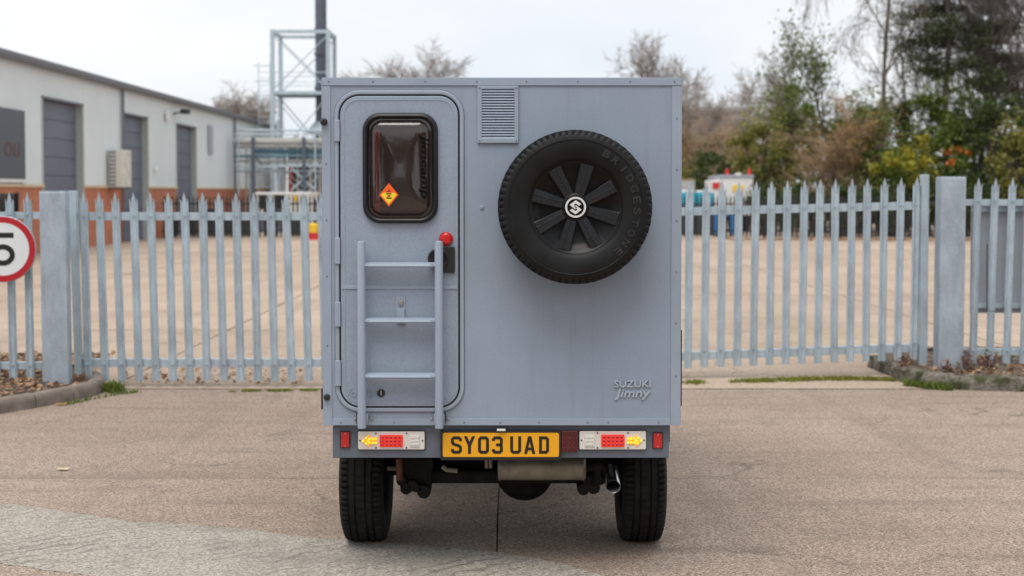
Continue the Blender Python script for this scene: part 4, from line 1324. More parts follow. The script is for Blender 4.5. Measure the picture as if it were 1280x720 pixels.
def bush(label, px, Y, top_py, wpx, mat, seed, n=5000, size=0.16, base_z=0.0, clumps=60, group='shrubs beyond the yard', extra=None, dense=1.0, name='bush', shape=1.0):
    rs = np.random.RandomState(seed); rnd = random.Random(seed)
    x = PX(px, Y); H = PZ(top_py, Y); w = wpx * Y / FPX / 2
    t = thing(name, label, 'shrub', (x, Y, 0), group)
    segs = []
    for k in range(9):
        a = rnd.uniform(0, 2*math.pi); s = rnd.uniform(0.15, 0.75)
        p = Vector((x + rnd.uniform(-0.3, 0.3)*w, Y + rnd.uniform(-0.3, 0.3)*w, -0.05))
        q = Vector((x + math.cos(a)*w*s, Y + math.sin(a)*w*s, H*rnd.uniform(0.5, 0.9)))
        m_ = p.lerp(q, 0.5) + Vector((rnd.gauss(0, .1), rnd.gauss(0, .1), 0))
        segs += [(p, m_, 0.06, 0.04, 1), (m_, q, 0.04, 0.015, 1)]
    seg_mesh('stem', segs, M['bark_dark'], t, lambda lv: 5)
    cz = (H + base_z) / 2; rz = (H - base_z) / 2
    c = foliage(rs, (x, Y, cz), (w * 0.92, min(w, 2.6) * 0.9, rz * 0.95), n, size, clumps)
    c[:, 2] = np.maximum(c[:, 2], 0.05)
    if shape != 1.0:      # narrow towards the top
        f = np.clip((c[:, 2] - base_z) / (H - base_z), 0, 1)
        c[:, 0] = x + (c[:, 0] - x) * (1 - (1 - shape) * f); c[:, 1] = Y + (c[:, 1] - Y) * (1 - (1 - shape) * f)
    # loose sprigs that break the outline
    ns = n // 14
    d = rs.normal(size=(ns, 3)); d /= np.linalg.norm(d, axis=1, keepdims=True); d[:, 2] = np.abs(d[:, 2])
    sp = np.array((x, Y, cz)) + d * np.array((w, min(w, 2.6), rz)) * rs.uniform(0.95, 1.14, (ns, 1))
    c = np.r_[c, sp]
    quads_mesh('foliage', M[mat], leaf_quads(rs, c, rs.uniform(0.55, 1.35, len(c)) * size), t, origin=(x, Y, 0))
    if extra:
        n2, size2, mat2, zlo = extra
        c2 = foliage(rs, (x, Y - 0.3, cz + rz*0.15), (w * 0.95, min(w, 2.6), rz * 0.9), n2, size2, max(6, clumps // 4), shell=0.85)
        c2 = c2[c2[:, 2] > zlo]
        quads_mesh('autumn_leaves', M[mat2], leaf_quads(rs, c2, rs.uniform(0.6, 1.3, len(c2)) * size2), t, origin=(x, Y, 0))
    return t

# bare trees seen over the building, over the camper and behind it
bare_tree('small bare tree rising behind the factory roof', 285, 96, 101, 21, 0.62, 'bark_pale', kids=(3, 3, 3, 2))
bare_tree('bare tree beside the flue tower above the factory roof', 322, 104, 112, 27, 0.5, 'bark_pale', kids=(3, 3, 2, 2))
bare_tree('bare rounded tree showing over the camper roof near the door', 520, 92, 46, 22, 0.52, 'bark_pale', kids=(3, 3, 3, 3))
bare_tree('bare rounded tree showing over the camper roof above the spare wheel', 818, 88, 40, 23, 0.46, 'bark_pale', kids=(3, 3, 3, 3))
bare_tree('slim bare tree between camper and lorry, before the warehouse', 872, 82, 92, 24, 0.42, 'bark_pale', kids=(2, 3, 2, 2), leaves=(250, 0.14, 'leaf_brown', 0.1))
bare_tree('bare brown twiggy tree standing over the lorry', 905, 78, 108, 25, 0.5, 'bark_pale', kids=(2, 3, 2, 2), leaves=(350, 0.13, 'leaf_brown', 0))
bare_tree('tall thin bare tree behind the olive shrubs', 950, 74, 66, 26, 0.46, 'bark_pale', kids=(2, 3, 3, 2), leaves=(500, 0.12, 'leaf_olive', 0))
bare_tree('bare tree with grey twigs behind the golden shrub', 990, 72, 48, 28, 0.42, 'bark', kids=(2, 3, 2, 2), leaves=(420, 0.13, 'leaf_olive', 0))
bare_tree('twiggy tan tree low beside the camper edge', 860, 70, 135, 29, 0.6, 'bark_tan', kids=(3, 3, 2, 2), leaves=(1200, 0.12, 'leaf_brown', 0))
bare_tree('twiggy tan tree between lorry and warehouse', 930, 72, 140, 30, 0.6, 'bark_tan', kids=(3, 3, 2, 2), leaves=(1500, 0.12, 'leaf_brown', 0))
bare_tree('pinkish bare twiggy tree behind the conical evergreen', 1085, 62, 100, 38, 0.5, 'bark_pale', kids=(3, 3, 3, 3), leaves=(700, 0.10, 'leaf_brown', 0))
# weeping birch, dark bare trees and the pine over the hedge
bare_tree('weeping bare birch with hanging twigs beside the pine', 1098, 58, -150, 31, 0.36, 'bark', trunk_r=0.13, kids=(2, 2, 3, 2), opt=dict(droop=0.30, lift=0.02, angle=(25, 60), bare=2), name='birch_tree', group='trees above the hedge')
bare_tree('bare dark tree leaning behind the pine', 1222, 57, -120, 32, 0.40, 'bark_dark', trunk_r=0.13, kids=(2, 3, 2, 2), group='trees above the hedge', opt=dict(bare=1))
bare_tree('bare dark tree at the far end of the hedge', 1268, 54, -140, 33, 0.42, 'bark_dark', trunk_r=0.13, kids=(2, 3, 2, 2), group='trees above the hedge', lean=(0.12, 0))
bare_tree('bare tree with a few brown leaves over the dark evergreen', 1248, 61, -20, 34, 0.46, 'bark_dark', kids=(2, 2, 2, 2), group='trees above the hedge', leaves=(500, 0.13, 'leaf_brown', 0))
bare_tree('sparse evergreen sapling leaning out over the golden shrub', 1052, 55, 14, 35, 0.34, 'bark_dark', trunk_r=0.09, kids=(2, 2, 2, 1), group='trees above the hedge', leaves=(1500, 0.17, 'leaf_mid', 0.42), lean=(-0.12, 0), opt=dict(bare=2, wander=0.15))
bare_tree('thin bare tree right behind the conical evergreen', 1140, 63, -60, 36, 0.34, 'bark_dark', trunk_r=0.10, kids=(2, 2, 2, 2), group='trees above the hedge')

def pine(label, px, Y, top_py, seed, reach, z_lo, dens=36):
    rnd = random.Random(seed); rs = np.random.RandomState(seed)
    x = PX(px, Y); H = PZ(top_py, Y)
    t = thing('pine_tree', label, 'tree', (x, Y, 0), 'trees above the hedge')
    tr = []; p = Vector((x, Y, -0.1)); n = 12
    for i in range(n):
        q = Vector((x + 0.06*math.sin(i*1.3), Y, H * (i+1) / n))
        tr.append((p, q, 0.20*(1 - 0.75*i/n), 0.20*(1 - 0.75*(i+1)/n), 0)); p = q
    seg_mesh('trunk', tr, M['bark'], t, lambda lv: 8)
    br = []; cs = []
    for k in range(46):
        f = rnd.random(); z = z_lo + (H - z_lo) * f
        a = rnd.uniform(0, 2*math.pi); L = reach * rnd.uniform(0.45, 1.0) * (1 - 0.45*f)
        p = Vector((x, Y, z)); d = Vector((math.cos(a), math.sin(a), rnd.uniform(-0.15, 0.3)))
        for s in range(4):
            d = (d + Vector((rnd.gauss(0, .12), rnd.gauss(0, .12), rnd.gauss(0.03, .1)))).normalized()
            q = p + d * L/4
            br.append((p, q, 0.05*(1 - s/4.5), 0.05*(1 - (s+1)/4.5), 1))
            if s >= 1:
                for _ in range(3):
                    e = q + Vector((rnd.gauss(0, .32), rnd.gauss(0, .32), rnd.gauss(0.06, .15)))
                    br.append((q, e, 0.015, 0.008, 2)); cs.append((e.x, e.y, e.z))
            p = q
    seg_mesh('crown', br, M['bark_dark'], t, lambda lv: 4 if lv == 1 else 3)
    cs = np.array(cs); n = len(cs) * dens
    idx = rs.randint(0, len(cs), n)
    off = rs.normal(size=(n, 3)) * np.array((0.22, 0.22, 0.09))
    c = cs[idx] + off
    quads_mesh('needles', M['needle'], leaf_quads(rs, c, rs.uniform(0.12, 0.26, n), aspect=0.3), t, origin=(x, Y, 0))
    return t
pine('tall open pine with a straight trunk above the hedge', 1181, 56, -110, 41, 2.7, 4.7)
pine('second pine with dense dark needles beyond the straight pine', 1236, 59, -30, 42, 2.4, 4.8, 26)

# hedge line, left to right
bush('dark rounded evergreen bush behind the lorry', 893, 61, 178, 66, 'leaf_dark', 51, 5200, 0.15, 0.4)
bush('mid green bush beyond the bins and lorry', 862, 64, 200, 50, 'leaf_olive', 50, 3000, 0.15, 0.2)
bush('olive shrub with yellowing tips beside the lorry', 952, 58, 136, 84, 'leaf_olive', 52, 8000, 0.16, 0.3, extra=(300, 0.15, 'leaf_yellow', 2.5))
bush('loose green shrub behind the olive one', 988, 60, 104, 92, 'leaf_mid', 53, 8000, 0.17, 0.8, clumps=64)
bush('dark low shrub along the black fence before the olive shrub', 962, 52.5, 226, 70, 'leaf_dark', 54, 3800, 0.13, 0.0)
gold = bare_tree('golden-brown twiggy shrub in the hedge', 1048, 54.5, 104, 61, 0.66, 'bark_tan', kids=(3, 3, 2, 1), opt=dict(trunk=0.5, bare=0, angle=(15, 45)), trunk_r=0.07, name='golden_shrub', group='shrubs beyond the yard', leaves=(1300, 0.12, 'leaf_gold', 0.45))
gold['category'] = 'shrub'
bush('olive-brown shrub at the foot of the golden one', 1040, 56, 130, 92, 'leaf_olive', 55, 6500, 0.16, 0.2, clumps=70, extra=(300, 0.14, 'leaf_gold', 2.6))
bush('conical dark evergreen rising from the hedge', 1128, 56.5, 98, 48, 'leaf_dark', 56, 5600, 0.15, 0.5, shape=0.35, clumps=60)
bush('green ivy-covered shrub between golden shrub and yellow bush', 1082, 55, 116, 84, 'leaf_mid', 57, 9000, 0.17, 0.2)
bush('bright yellow-green bush at the front of the hedge', 1118, 51.5, 178, 78, 'leaf_mid', 58, 3800, 0.14, 0.3, extra=(1900, 0.17, 'leaf_yellow', 1.9))
bush('yellow-leaved shrub next to the orange branches', 1148, 52.0, 172, 50, 'leaf_olive', 59, 2600, 0.14, 0.3, extra=(1100, 0.17, 'leaf_yellow', 1.8))
bush('shrub with a bright orange spray of leaves above the taller post', 1190, 52.0, 172, 44, 'leaf_mid', 60, 2400, 0.14, 0.3, extra=(380, 0.2, 'leaf_orange', 2.7))
bush('broad mid green hedge shrub behind the orange branches', 1176, 55, 104, 96, 'leaf_mid', 62, 9500, 0.17, 0.3)
bush('dark green shrub set back behind the orange branches', 1206, 58, 128, 70, 'leaf_dark', 66, 5200, 0.16, 0.2)
bush('big dark evergreen beyond the grey board', 1236, 53.5, 96, 100, 'leaf_dark', 63, 8200, 0.15, 0.2, clumps=80)
bush('big dark evergreen at the far hedge end', 1302, 51.5, 104, 110, 'leaf_dark', 64, 8200, 0.15, 0.2, clumps=80)
bush('brown-green shrub between the two big dark evergreens', 1270, 50.5, 140, 70, 'leaf_olive', 65, 4600, 0.14, 0.2)
for i, (px, lab) in enumerate(((1010, 'low ivy clump at the fence under the golden shrub'), (1062, 'low ivy clump at the fence under the ivy shrub'), (1108, 'low ivy clump at the foot of the yellow bush'),
                               (1156, 'low ivy clump at the hedge foot near the taller post'), (1206, 'low ivy clump at the hedge foot behind the taller post'), (1256, 'low ivy clump at the hedge foot behind the grey board'))):
    bush(lab, px, 50.6, 218 + (i % 3) * 5, 66, 'leaf_dark', 70 + i, 3800, 0.13, 0.0, clumps=46, group='ivy along the hedge foot', name='ivy_clump')
bush('tall dark evergreen filling the hedge beyond the frame edge', 1370, 49, 90, 130, 'leaf_dark', 79, 6000, 0.17, 0.2, clumps=60)

# dead weeds at the taller post and in the bed
def weed(label, px, py, h, seed, n=14):
    rnd = random.Random(seed); rs = np.random.RandomState(seed)
    b = PG(px, py, 0.10)
    t = thing('dead_weed', label, 'weed', tuple(b), 'dead weeds round the taller post')
    segs = []; tips = []
    for k in range(n):
        a = rnd.uniform(0, 2*math.pi); L = h * rnd.uniform(0.5, 1.0)
        p = b + Vector((rnd.gauss(0, .03), rnd.gauss(0, .03), -0.01))
        q = p + Vector((math.cos(a)*L*rnd.uniform(.1, .5), math.sin(a)*L*rnd.uniform(.1, .5), L*0.8))
        segs.append((p, q, 0.004, 0.002, 1)); tips += [tuple(p.lerp(q, u)) for u in (0.5, 0.8, 1.0)]
    seg_mesh('stalks', segs, M['bark_dark'], t, lambda lv: 3)
    tips = np.array(tips); idx = rs.randint(0, len(tips), n*8)
    c = tips[idx] + rs.normal(size=(n*8, 3))*0.016
    c[:, 2] = np.maximum(c[:, 2], b.z + 0.01)
    quads_mesh('dry_leaves', M['weed'], leaf_quads(rs, c, rs.uniform(0.02, 0.05, n*8)), t, origin=tuple(b))
weed('dead weed growing at the foot of the taller post', 1186, 468, 0.16, 82)
weed('tall dry weed between taller post and first fixed pale', 1211, 463, 0.22, 83)
weed('dry curled weed under the grey board, second from post', 1232, 461, 0.18, 84)
weed('small yellowish weed at the tip of the mossy kerb', 1128, 462, 0.15, 86)

# row of trees across the road behind the viewer: mirrored in the camper's window and shading the low sky
for i, (x, h, w_, kind, lab) in enumerate(((-19, 6.0, 7.5, 'leaf_dark', 'broad dark evergreen across the road, low and wide'), (-12, 7.5, 6.5, 'leaf_mid', 'mid green roadside tree between two evergreens'),
        (-6, 6.6, 6.5, 'leaf_dark', 'dark evergreen across the road facing the rear door'), (0, 7.2, 6.0, 'leaf_olive', 'olive roadside tree facing the number plate'),
        (6, 6.4, 6.5, 'leaf_dark', 'dark evergreen across the road facing the spare wheel'), (12, 7.6, 7.0, 'leaf_mid', 'tall mid green roadside tree facing the taller gate post'), (19, 6.2, 7.5, 'leaf_dark', 'dark evergreen at the end of the roadside row'))):
    rs = np.random.RandomState(200 + i)
    t = thing('roadside_tree', lab, 'tree', (x, -15 - (i % 2), 0), 'trees across the road')
    b0 = WLOC[t.name]
    seg_mesh('trunk', [(b0, b0 + Vector((0.1, 0, h*0.6)), 0.22, 0.12, 0)], M['bark_dark'], t, lambda lv: 8)
    c = foliage(rs, (x, b0.y, h*0.54), (w_*0.55, 2.2, h*0.48), 3400, 0.4, 50, shell=0.3, clump_r=0.34)
    c[:, 2] = np.maximum(c[:, 2], 0.1)
    quads_mesh('crown', M[kind], leaf_quads(rs, c, rs.uniform(0.3, 0.6, len(c))), t, origin=tuple(b0))

# ================================================================== THE CAMPER
YV = 5.70                                   # rear face of the living box
def VX(px, off=0.0): return PX(px, YV - off)
def VZ(py, off=0.0): return PZ(py, YV - off)
BX0, BX1 = VX(403.5), VX(851)
BZ0, BZ1 = VZ(531.5), VZ(97.5)
BY1 = 7.72
AXY = 6.40; TR = 0.334
van = thing('camper_truck', 'small grey box-bodied camper truck with rear door, ladder and spare wheel', 'camper', ((BX0+BX1)/2, AXY, 0))

MB().box(BX0 + 0.004, BX1 - 0.004, YV, BY1, BZ0 + 0.003, BZ1 - 0.004).build('living_box', M['paint'], van, bevel=0.003)
box_side = None
def trim(name, x0, x1, z0, z1, y0=YV - 0.004, y1=YV - 0.0005, mat='paint_smooth', rivets=()):
    o = MB().box(x0, x1, y0, y1, z0, z1).build(name, M[mat], van, bevel=0.0012)
    for (rx, rz) in rivets:
        MB().lathe([(0.0042, 0.0), (0.0036, -0.0015), (0.001, -0.0022)], (rx, y0 - 0.0002, rz), 'y', 8).build('rivet', M['rivet'], o, smooth=True)
    return o
# folded edge trims: rear flange and the return along each side / roof
XT0, XT1 = VX(414), VX(839)
ZT1, ZB1 = VZ(107), VZ(523)
trim('top_trim', BX0, BX1, ZT1, BZ1, YV - 0.006, rivets=[(VX(p), VZ(102)) for p in (412, 467, 532, 596, 658, 722, 787, 842)])
trim('edge_trim', BX0, XT0, BZ0, ZT1 - 0.001, rivets=[(VX(408.5), VZ(p)) for p in (205, 275, 345, 432)])
trim('edge_trim', XT1, BX1, BZ0, ZT1 - 0.001, rivets=[(VX(845.5), VZ(p)) for p in (148, 212, 276, 340, 404, 470)])
trim('bottom_trim', XT0 + 0.001, XT1 - 0.001, BZ0, ZB1, rivets=[(VX(p), VZ(528)) for p in (425, 492, 580, 625, 674, 735, 761, 824)])
for s, x in ((-1, BX0), (1, BX1)):
    MB().box(x - 0.003 if s < 0 else x - 0.0035, x + 0.0035 if s < 0 else x + 0.003, YV + 0.0, BY1, BZ1 - 0.036, BZ1 - 0.004).build('roof_trim', M['paint_smooth'], van)
    MB().box(x - 0.003 if s < 0 else x - 0.0035, x + 0.0035 if s < 0 else x + 0.003, YV + 0.0, YV + 0.04, BZ0, BZ1 - 0.0365).build('side_trim', M['paint_smooth'], van)
MB().box(BX0 + 0.002, BX1 - 0.002, YV + 0.0, BY1, BZ1 - 0.0035, BZ1 + 0.002).build('roof_skin', M['paint_smooth'], van)
# side window and side vent for whoever walks round
MB().box(BX0 - 0.012, BX0 + 0.003, 6.25, 7.05, 1.35, 1.85).build('side_window', M['black_rubber'], van, bevel=0.006)
MB().box(BX0 - 0.0145, BX0 - 0.0125, 6.29, 7.01, 1.39, 1.81).build('side_pane', M['window_dark'], van)
MB().box(BX1 - 0.003, BX1 + 0.012, 6.25, 7.05, 1.35, 1.85).build('side_window', M['black_rubber'], van, bevel=0.006)
MB().box(BX1 + 0.0125, BX1 + 0.0145, 6.29, 7.01, 1.39, 1.81).build('side_pane', M['window_dark'], van)
# black rubber edge showing along the far side, and side marker studs
MB().box(BX1 + 0.0032, BX1 + 0.009, YV + 0.01, YV + 0.03, VZ(508), VZ(413)).build('rubber_strip', M['black_rubber'], van)
for px, py, k in ((401, 152.5, 1.0), (402, 496, 0.9)):
    MB().lathe([(0.016*k, 0.0), (0.016*k, -0.012), (0.010*k, -0.020), (0.001, -0.021)], (VX(406) if py < 300 else VX(408), YV - 0.0062, VZ(py)), 'y', 14).build('side_stud', M['black_plastic'], van, smooth=True)
MB().box(BX0 - 0.012, BX0 - 0.0035, YV + 0.005, YV + 0.05, VZ(512), VZ(486)).build('side_bracket', M['black_plastic'], van)

# ---- rear door
dx0, dx1, dz0, dz1 = VX(419), VX(580), VZ(514.5), VZ(113)
rr = VX(450) - VX(419)
fr_ = MB()
ring(fr_, rrect(dx0, dx1, dz0, dz1, rr, 10), rrect(dx0 + 0.018, dx1 - 0.018, dz0 + 0.018, dz1 - 0.018, rr - 0.018, 10), YV - 0.010, YV - 0.0005)
fr_.build('door_frame', M['paint_smooth'], van, smooth=True, bevel=0.004, seg=3)
go = MB()
ring(go, rrect(dx0 - 0.003, dx1 + 0.003, dz0 - 0.003, dz1 + 0.003, rr + 0.003, 10), rrect(dx0 - 0.0003, dx1 + 0.0003, dz0 - 0.0003, dz1 + 0.0003, rr, 10), YV - 0.0022, YV - 0.0006)
go.build('door_sealant', M['rivet'], van)
gk = MB()
ring(gk, rrect(dx0 + 0.0185, dx1 - 0.0185, dz0 + 0.0185, dz1 - 0.0185, rr - 0.0185, 10), rrect(dx0 + 0.027, dx1 - 0.027, dz0 + 0.027, dz1 - 0.027, rr - 0.027, 10), YV - 0.003, YV - 0.0005)
gk.build('door_seal', M['black_rubber'], van)
px0, px1, pz0, pz1 = dx0 + 0.0255, dx1 - 0.0255, dz0 + 0.0255, dz1 - 0.0255
door = MB().prism(rrect(px0, px1, pz0, pz1, rr - 0.0255, 10), YV - 0.012, YV - 0.0008).build('door', M['paint'], van, bevel=0.004, seg=3)
YD = YV - 0.012
ln = MB()
ring(ln, rrect(px0 + 0.016, px1 - 0.016, pz0 + 0.016, pz1 - 0.016, rr - 0.042, 10), rrect(px0 + 0.0195, px1 - 0.0195, pz0 + 0.0195, pz1 - 0.0195, rr - 0.0455, 10), YD - 0.0018, YD - 0.0002)
ln.build('press_line', M['paint_smooth'], door, smooth=True)
MB().box(px0 + 0.004, px1 - 0.004, YD - 0.004, YD - 0.0003, VZ(361.2), VZ(357)).build('cover_strip', M['paint_smooth'], door, bevel=0.0012)
for a, b in ((150, 177), (297, 330), (377, 408), (450, 482)):
    mid = (a + b) / 2
    hb = MB().box(VX(418.5, .01), VX(425.5, .01), YV - 0.020, YV - 0.0101, VZ(b), VZ(a)).build('hinge', M['paint_smooth'], door, bevel=0.003)
    for q in (a + (b-a)*0.33, a + (b-a)*0.67):
        pass
# window
wx0, wx1, wz0, wz1 = VX(453.5, .03), VX(547.5, .03), VZ(279, .03), VZ(141, .03)
rw = 0.078
wf = MB()
def ringp(d, y): return [(x, y, z) for x, z in rrect(wx0 + d, wx1 - d, wz0 + d, wz1 - d, rw - d*0.75, 9)]
wf.rings([ringp(0.0, YD - 0.0003), ringp(-0.0005, YD - 0.010), ringp(0.004, YD - 0.021), ringp(0.013, YD - 0.026), ringp(0.019, YD - 0.023), ringp(0.025, YD - 0.012), ringp(0.0255, YD - 0.0003)], wrap=True)
wf.build('window_frame', M['black_rubber'], door, smooth=True)
wl_ = MB().prism([(x, z) for x, y, z in ringp(0.026, 0)], YD - 0.002, YD - 0.0004).build('window_liner', M['interior'], door)
cz0, cz1 = wz0 + 0.05, wz1 - 0.075
MB().add([(VX(466.5, .03) + 0.018*0 + (0.030 if k == 2 else 0.0) + (0.002*math.sin(i*2.3) if k else 0), YD - 0.0068 - (0.0015*math.sin(i*1.9 + k)), cz0 + (cz1 - cz0)*i/10) for i in range(11) for k in (0, 2)],
         [(2*i, 2*i+1, 2*i+3, 2*i+2) for i in range(10)]).build('curtain', M['curtain'], door, smooth=True)
pn = MB()
_cx, _cz = (wx0 + wx1)/2, (wz0 + wz1)/2
def shrunk(k, y): return [(_cx + (x - _cx)*k, y, _cz + (z - _cz)*k) for x, _, z in ringp(0.066, y)]
pn.rings([ringp(0.026, YD - 0.0095), ringp(0.036, YD - 0.011), ringp(0.042, YD - 0.0195), ringp(0.052, YD - 0.0265), ringp(0.066, YD - 0.0300)] + [shrunk(k, YD - 0.0300 - 0.0085*(1 - k**2)) for k in (0.85, 0.7, 0.5, 0.3, 0.12)], closed_ends=False)
n_ = len(ringp(0, 0)); tot = len(pn.v)
pn.f.append(tuple(range(tot - n_, tot)))
pn.build('window_pane', M['pane'], door, smooth=True, ang=75)
YP = YD - 0.0392
sx, sz = VX(486.5, .045), VZ(243.5, .045); hs = VX(498.5, .045) - sx; hv = hs * 1.22
stk = MB().prism([(sx - hs, sz), (sx, sz - hv), (sx + hs, sz), (sx, sz + hv)], YP - 0.0010, YP).build('sticker', M['sticker_orange'], door)
k = 0.80
MB().prism([(sx - hs*k, sz - hv*0.02), (sx, sz - hv*k), (sx + hs*k, sz - hv*0.02), (sx + hs*0.60, sz + hv*0.18), (sx - hs*0.60, sz + hv*0.18)], YP - 0.0016, YP - 0.0011).build('sticker_face', M['sticker_yellow'], door)
MB().prism([(sx - hs*0.30, sz + hv*0.22), (sx - hs*0.10, sz + hv*0.36), (sx, sz + hv*0.58), (sx + hs*0.14, sz + hv*0.36), (sx + hs*0.30, sz + hv*0.22)], YP - 0.0016, YP - 0.0011).build('sticker_symbol', M['red_reflector'], door)
for i, (zz, ww) in enumerate(((0.09, 0.52), (-0.10, 0.34), (-0.28, 0.56))):
    MB().box(sx - hs*ww*0.5, sx + hs*ww*0.5, YP - 0.0021, YP - 0.0017, sz + hv*(zz - 0.05), sz + hv*(zz + 0.05)).build('sticker_print', M['sticker_black'], door)
text_mb('Jimcamp', VX(530.5, .045), VZ(208, .045), YP - 0.0006, width=0.285, height=0.046, rot=R(-90), depth=0.001, offset=0.012, shear=0.2).build('window_lettering', M['sticker_black'], door)
# lock, release and handle on the door
lk = MB().lathe([(0.0175, 0.0), (0.0175, -0.006), (0.013, -0.010), (0.001, -0.010)], (VX(475.5, .02), YD - 0.0002, VZ(491.5, .02)), 'y', 20).build('lock', M['black_plastic'], door, smooth=True)
MB().box(VX(474.8, .03), VX(476.2, .03), YD - 0.0125, YD - 0.0104, VZ(494.5, .03), VZ(488.5, .03)).build('keyhole', M['screw'], door)
MB().lathe([(0.031, 0.0), (0.031, -0.008), (0.027, -0.012)], (VX(557.5, .02), YD - 0.0002, VZ(298.5, .02)), 'y', 28).build('release_rim', M['red_reflector'], door, smooth=True)
MB().lathe([(0.0245, 0.0), (0.0245, -0.004), (0.019, -0.009), (0.001, -0.010)], (VX(557.5, .02), YD - 0.0124, VZ(298.5, .02)), 'y', 28).build('release_button', M['red_button'], door, smooth=True)
hp = MB().prism(rrect(VX(545, .02), VX(568.5, .02), VZ(341, .02), VZ(308.5, .02), 0.006, 4), YD - 0.012, YD - 0.0002).build('handle_plate', M['black_plastic'], door, bevel=0.002)
MB().lathe([(0.046, -0.0125), (0.046, -0.022), (0.040, -0.026), (0.030, -0.020), (0.001, -0.018)], (VX(547.5, .03), YD, VZ(323, .03)), 'y', 32).build('handle_dish', M['black_plastic'], door, smooth=True)
# latch tab
MB().prism(rrect(VX(494.5, .02), VX(506.5, .02), VZ(404.5, .02), VZ(371, .02), 0.004, 3), YD - 0.005, YD - 0.0002).build('latch_plate', M['paint_smooth'], door, bevel=0.001)
MB().box(VX(496, .03), VX(505.5, .03), YD - 0.014, YD - 0.0052, VZ(402, .03), VZ(386, .03)).build('latch_tongue', M['paint_smooth'], door, bevel=0.003)
MB().lathe([(0.013, 0.0), (0.013, -0.006), (0.009, -0.010), (0.001, -0.010)], (VX(500.5, .03), YD - 0.0052, VZ(379, .03)), 'y', 16).build('latch_knob', M['screw'], door, smooth=True)
# small raised script beside the lock
sc1 = MB()
for cx_, cz_, rx_ in ((VX(441, .02), VZ(493, .02), 0.010), (VX(461, .02), VZ(491.5, .02), 0.013)):
    pts = [(cx_ + rx_*1.2*math.cos(R(t)), cz_ + rx_*math.sin(R(t))) for t in range(0, 360, 30)]
    for q in stroke(pts, 0.0035, True): sc1.prism([tuple(p) for p in q], YD - 0.003, YD - 0.0002)
for q in stroke([(VX(434, .02), VZ(494, .02)), (VX(437, .02), VZ(486, .02)), (VX(439, .02), VZ(487, .02))], 0.0035): sc1.prism([tuple(p) for p in q], YD - 0.003, YD - 0.0002)
sc1.build('raised_script', M['paint_smooth'], door)
MB().lathe([(0.009, 0.0), (0.008, -0.005), (0.001, -0.007)], (VX(602.5), YV - 0.0002, VZ(259)), 'y', 14).build('blanking_stud', M['paint_smooth'], van, smooth=True)

# ---- vent
vn = bpy.data.objects.new('air_vent', None); COL.objects.link(vn); vn.parent = van
vc = Vector((VX(622.5), YV, VZ(143))); vn.location = vc - WLOC[van.name]; WLOC[vn.name] = vc
vf = MB()
vo_ = [(VX(597), VZ(179)), (VX(648), VZ(179)), (VX(648), VZ(107.5)), (VX(597), VZ(107.5))]
vi_ = [(VX(602.5), VZ(172.5)), (VX(643), VZ(172.5)), (VX(643), VZ(111.5)), (VX(602.5), VZ(111.5))]
ring(vf, vo_, vi_, YV - 0.012, YV - 0.0003)
vf.build('vent_frame', M['paint_smooth'], vn, bevel=0.002)
MB().box(VX(602.5), VX(643), YV - 0.0015, YV - 0.0004, VZ(172.5), VZ(111.5)).build('vent_mesh', M['black_plastic'], vn)
ns = 18
for k in range(ns):
    zc = VZ(171.2) + (VZ(113) - VZ(171.2)) * k / (ns - 1)
    sl = MB(); hh = 0.0055
    sl.add([(VX(602.6), YV - 0.0115, zc - hh), (VX(642.9), YV - 0.0115, zc - hh), (VX(642.9), YV - 0.002, zc + hh), (VX(602.6), YV - 0.002, zc + hh),
            (VX(602.6), YV - 0.0105, zc - hh - 0.001), (VX(642.9), YV - 0.0105, zc - hh - 0.001), (VX(642.9), YV - 0.002, zc + hh - 0.0025), (VX(602.6), YV - 0.002, zc + hh - 0.0025)],
           [(0,1,2,3), (4,7,6,5), (0,4,5,1), (1,5,6,2), (2,6,7,3), (3,7,4,0)])
    sl.build('slat', M['paint_smooth'], vn)
for px in (600, 645.5):
    for py in (110, 176):
        MB().lathe([(0.004, 0.0), (0.003, -0.002)], (VX(px), YV - 0.0122, VZ(py)), 'y', 8).build('vent_screw', M['rivet'], vn)

# ---- ladder
ld = bpy.data.objects.new('ladder', None); COL.objects.link(ld); ld.parent = van
lc = Vector((VX(500), YV - 0.06, VZ(535))); ld.location = lc - WLOC[van.name]; WLOC[ld.name] = lc
LO = 0.062
YL = YV - LO
for px in (451.5, 548.5):
    x = VX(px, LO); r_ = 0.0188
    MB().lathe([(r_, VZ(535, LO)), (r_, VZ(304, LO)), (r_*0.9, VZ(302.2, LO)), (r_*0.5, VZ(301.2, LO))], (x, YL, 0), 'z', 20).build('ladder_rail', M['paint_smooth'], ld, smooth=True)
for py in (331.5, 401, 470):
    zc = VZ(py, LO); x0, x1 = VX(457, LO) - 0.004, VX(543, LO) + 0.004
    rg = MB(); loops = []
    for t, w_ in ((0, 0.4), (0.07, 1.0), (0.5, 1.04), (0.93, 1.0), (1, 0.4)):
        x = x0 + (x1 - x0) * t
        loops.append([(x, YL + a*0.024*w_, zc + b) for a, b in ((-1, -0.003), (-0.85, 0.006), (0.85, 0.012), (1, 0.004), (0.7, -0.008), (-0.7, -0.009))])
    rg.rings(loops).build('rung', M['paint_smooth'], ld, smooth=True, ang=30)
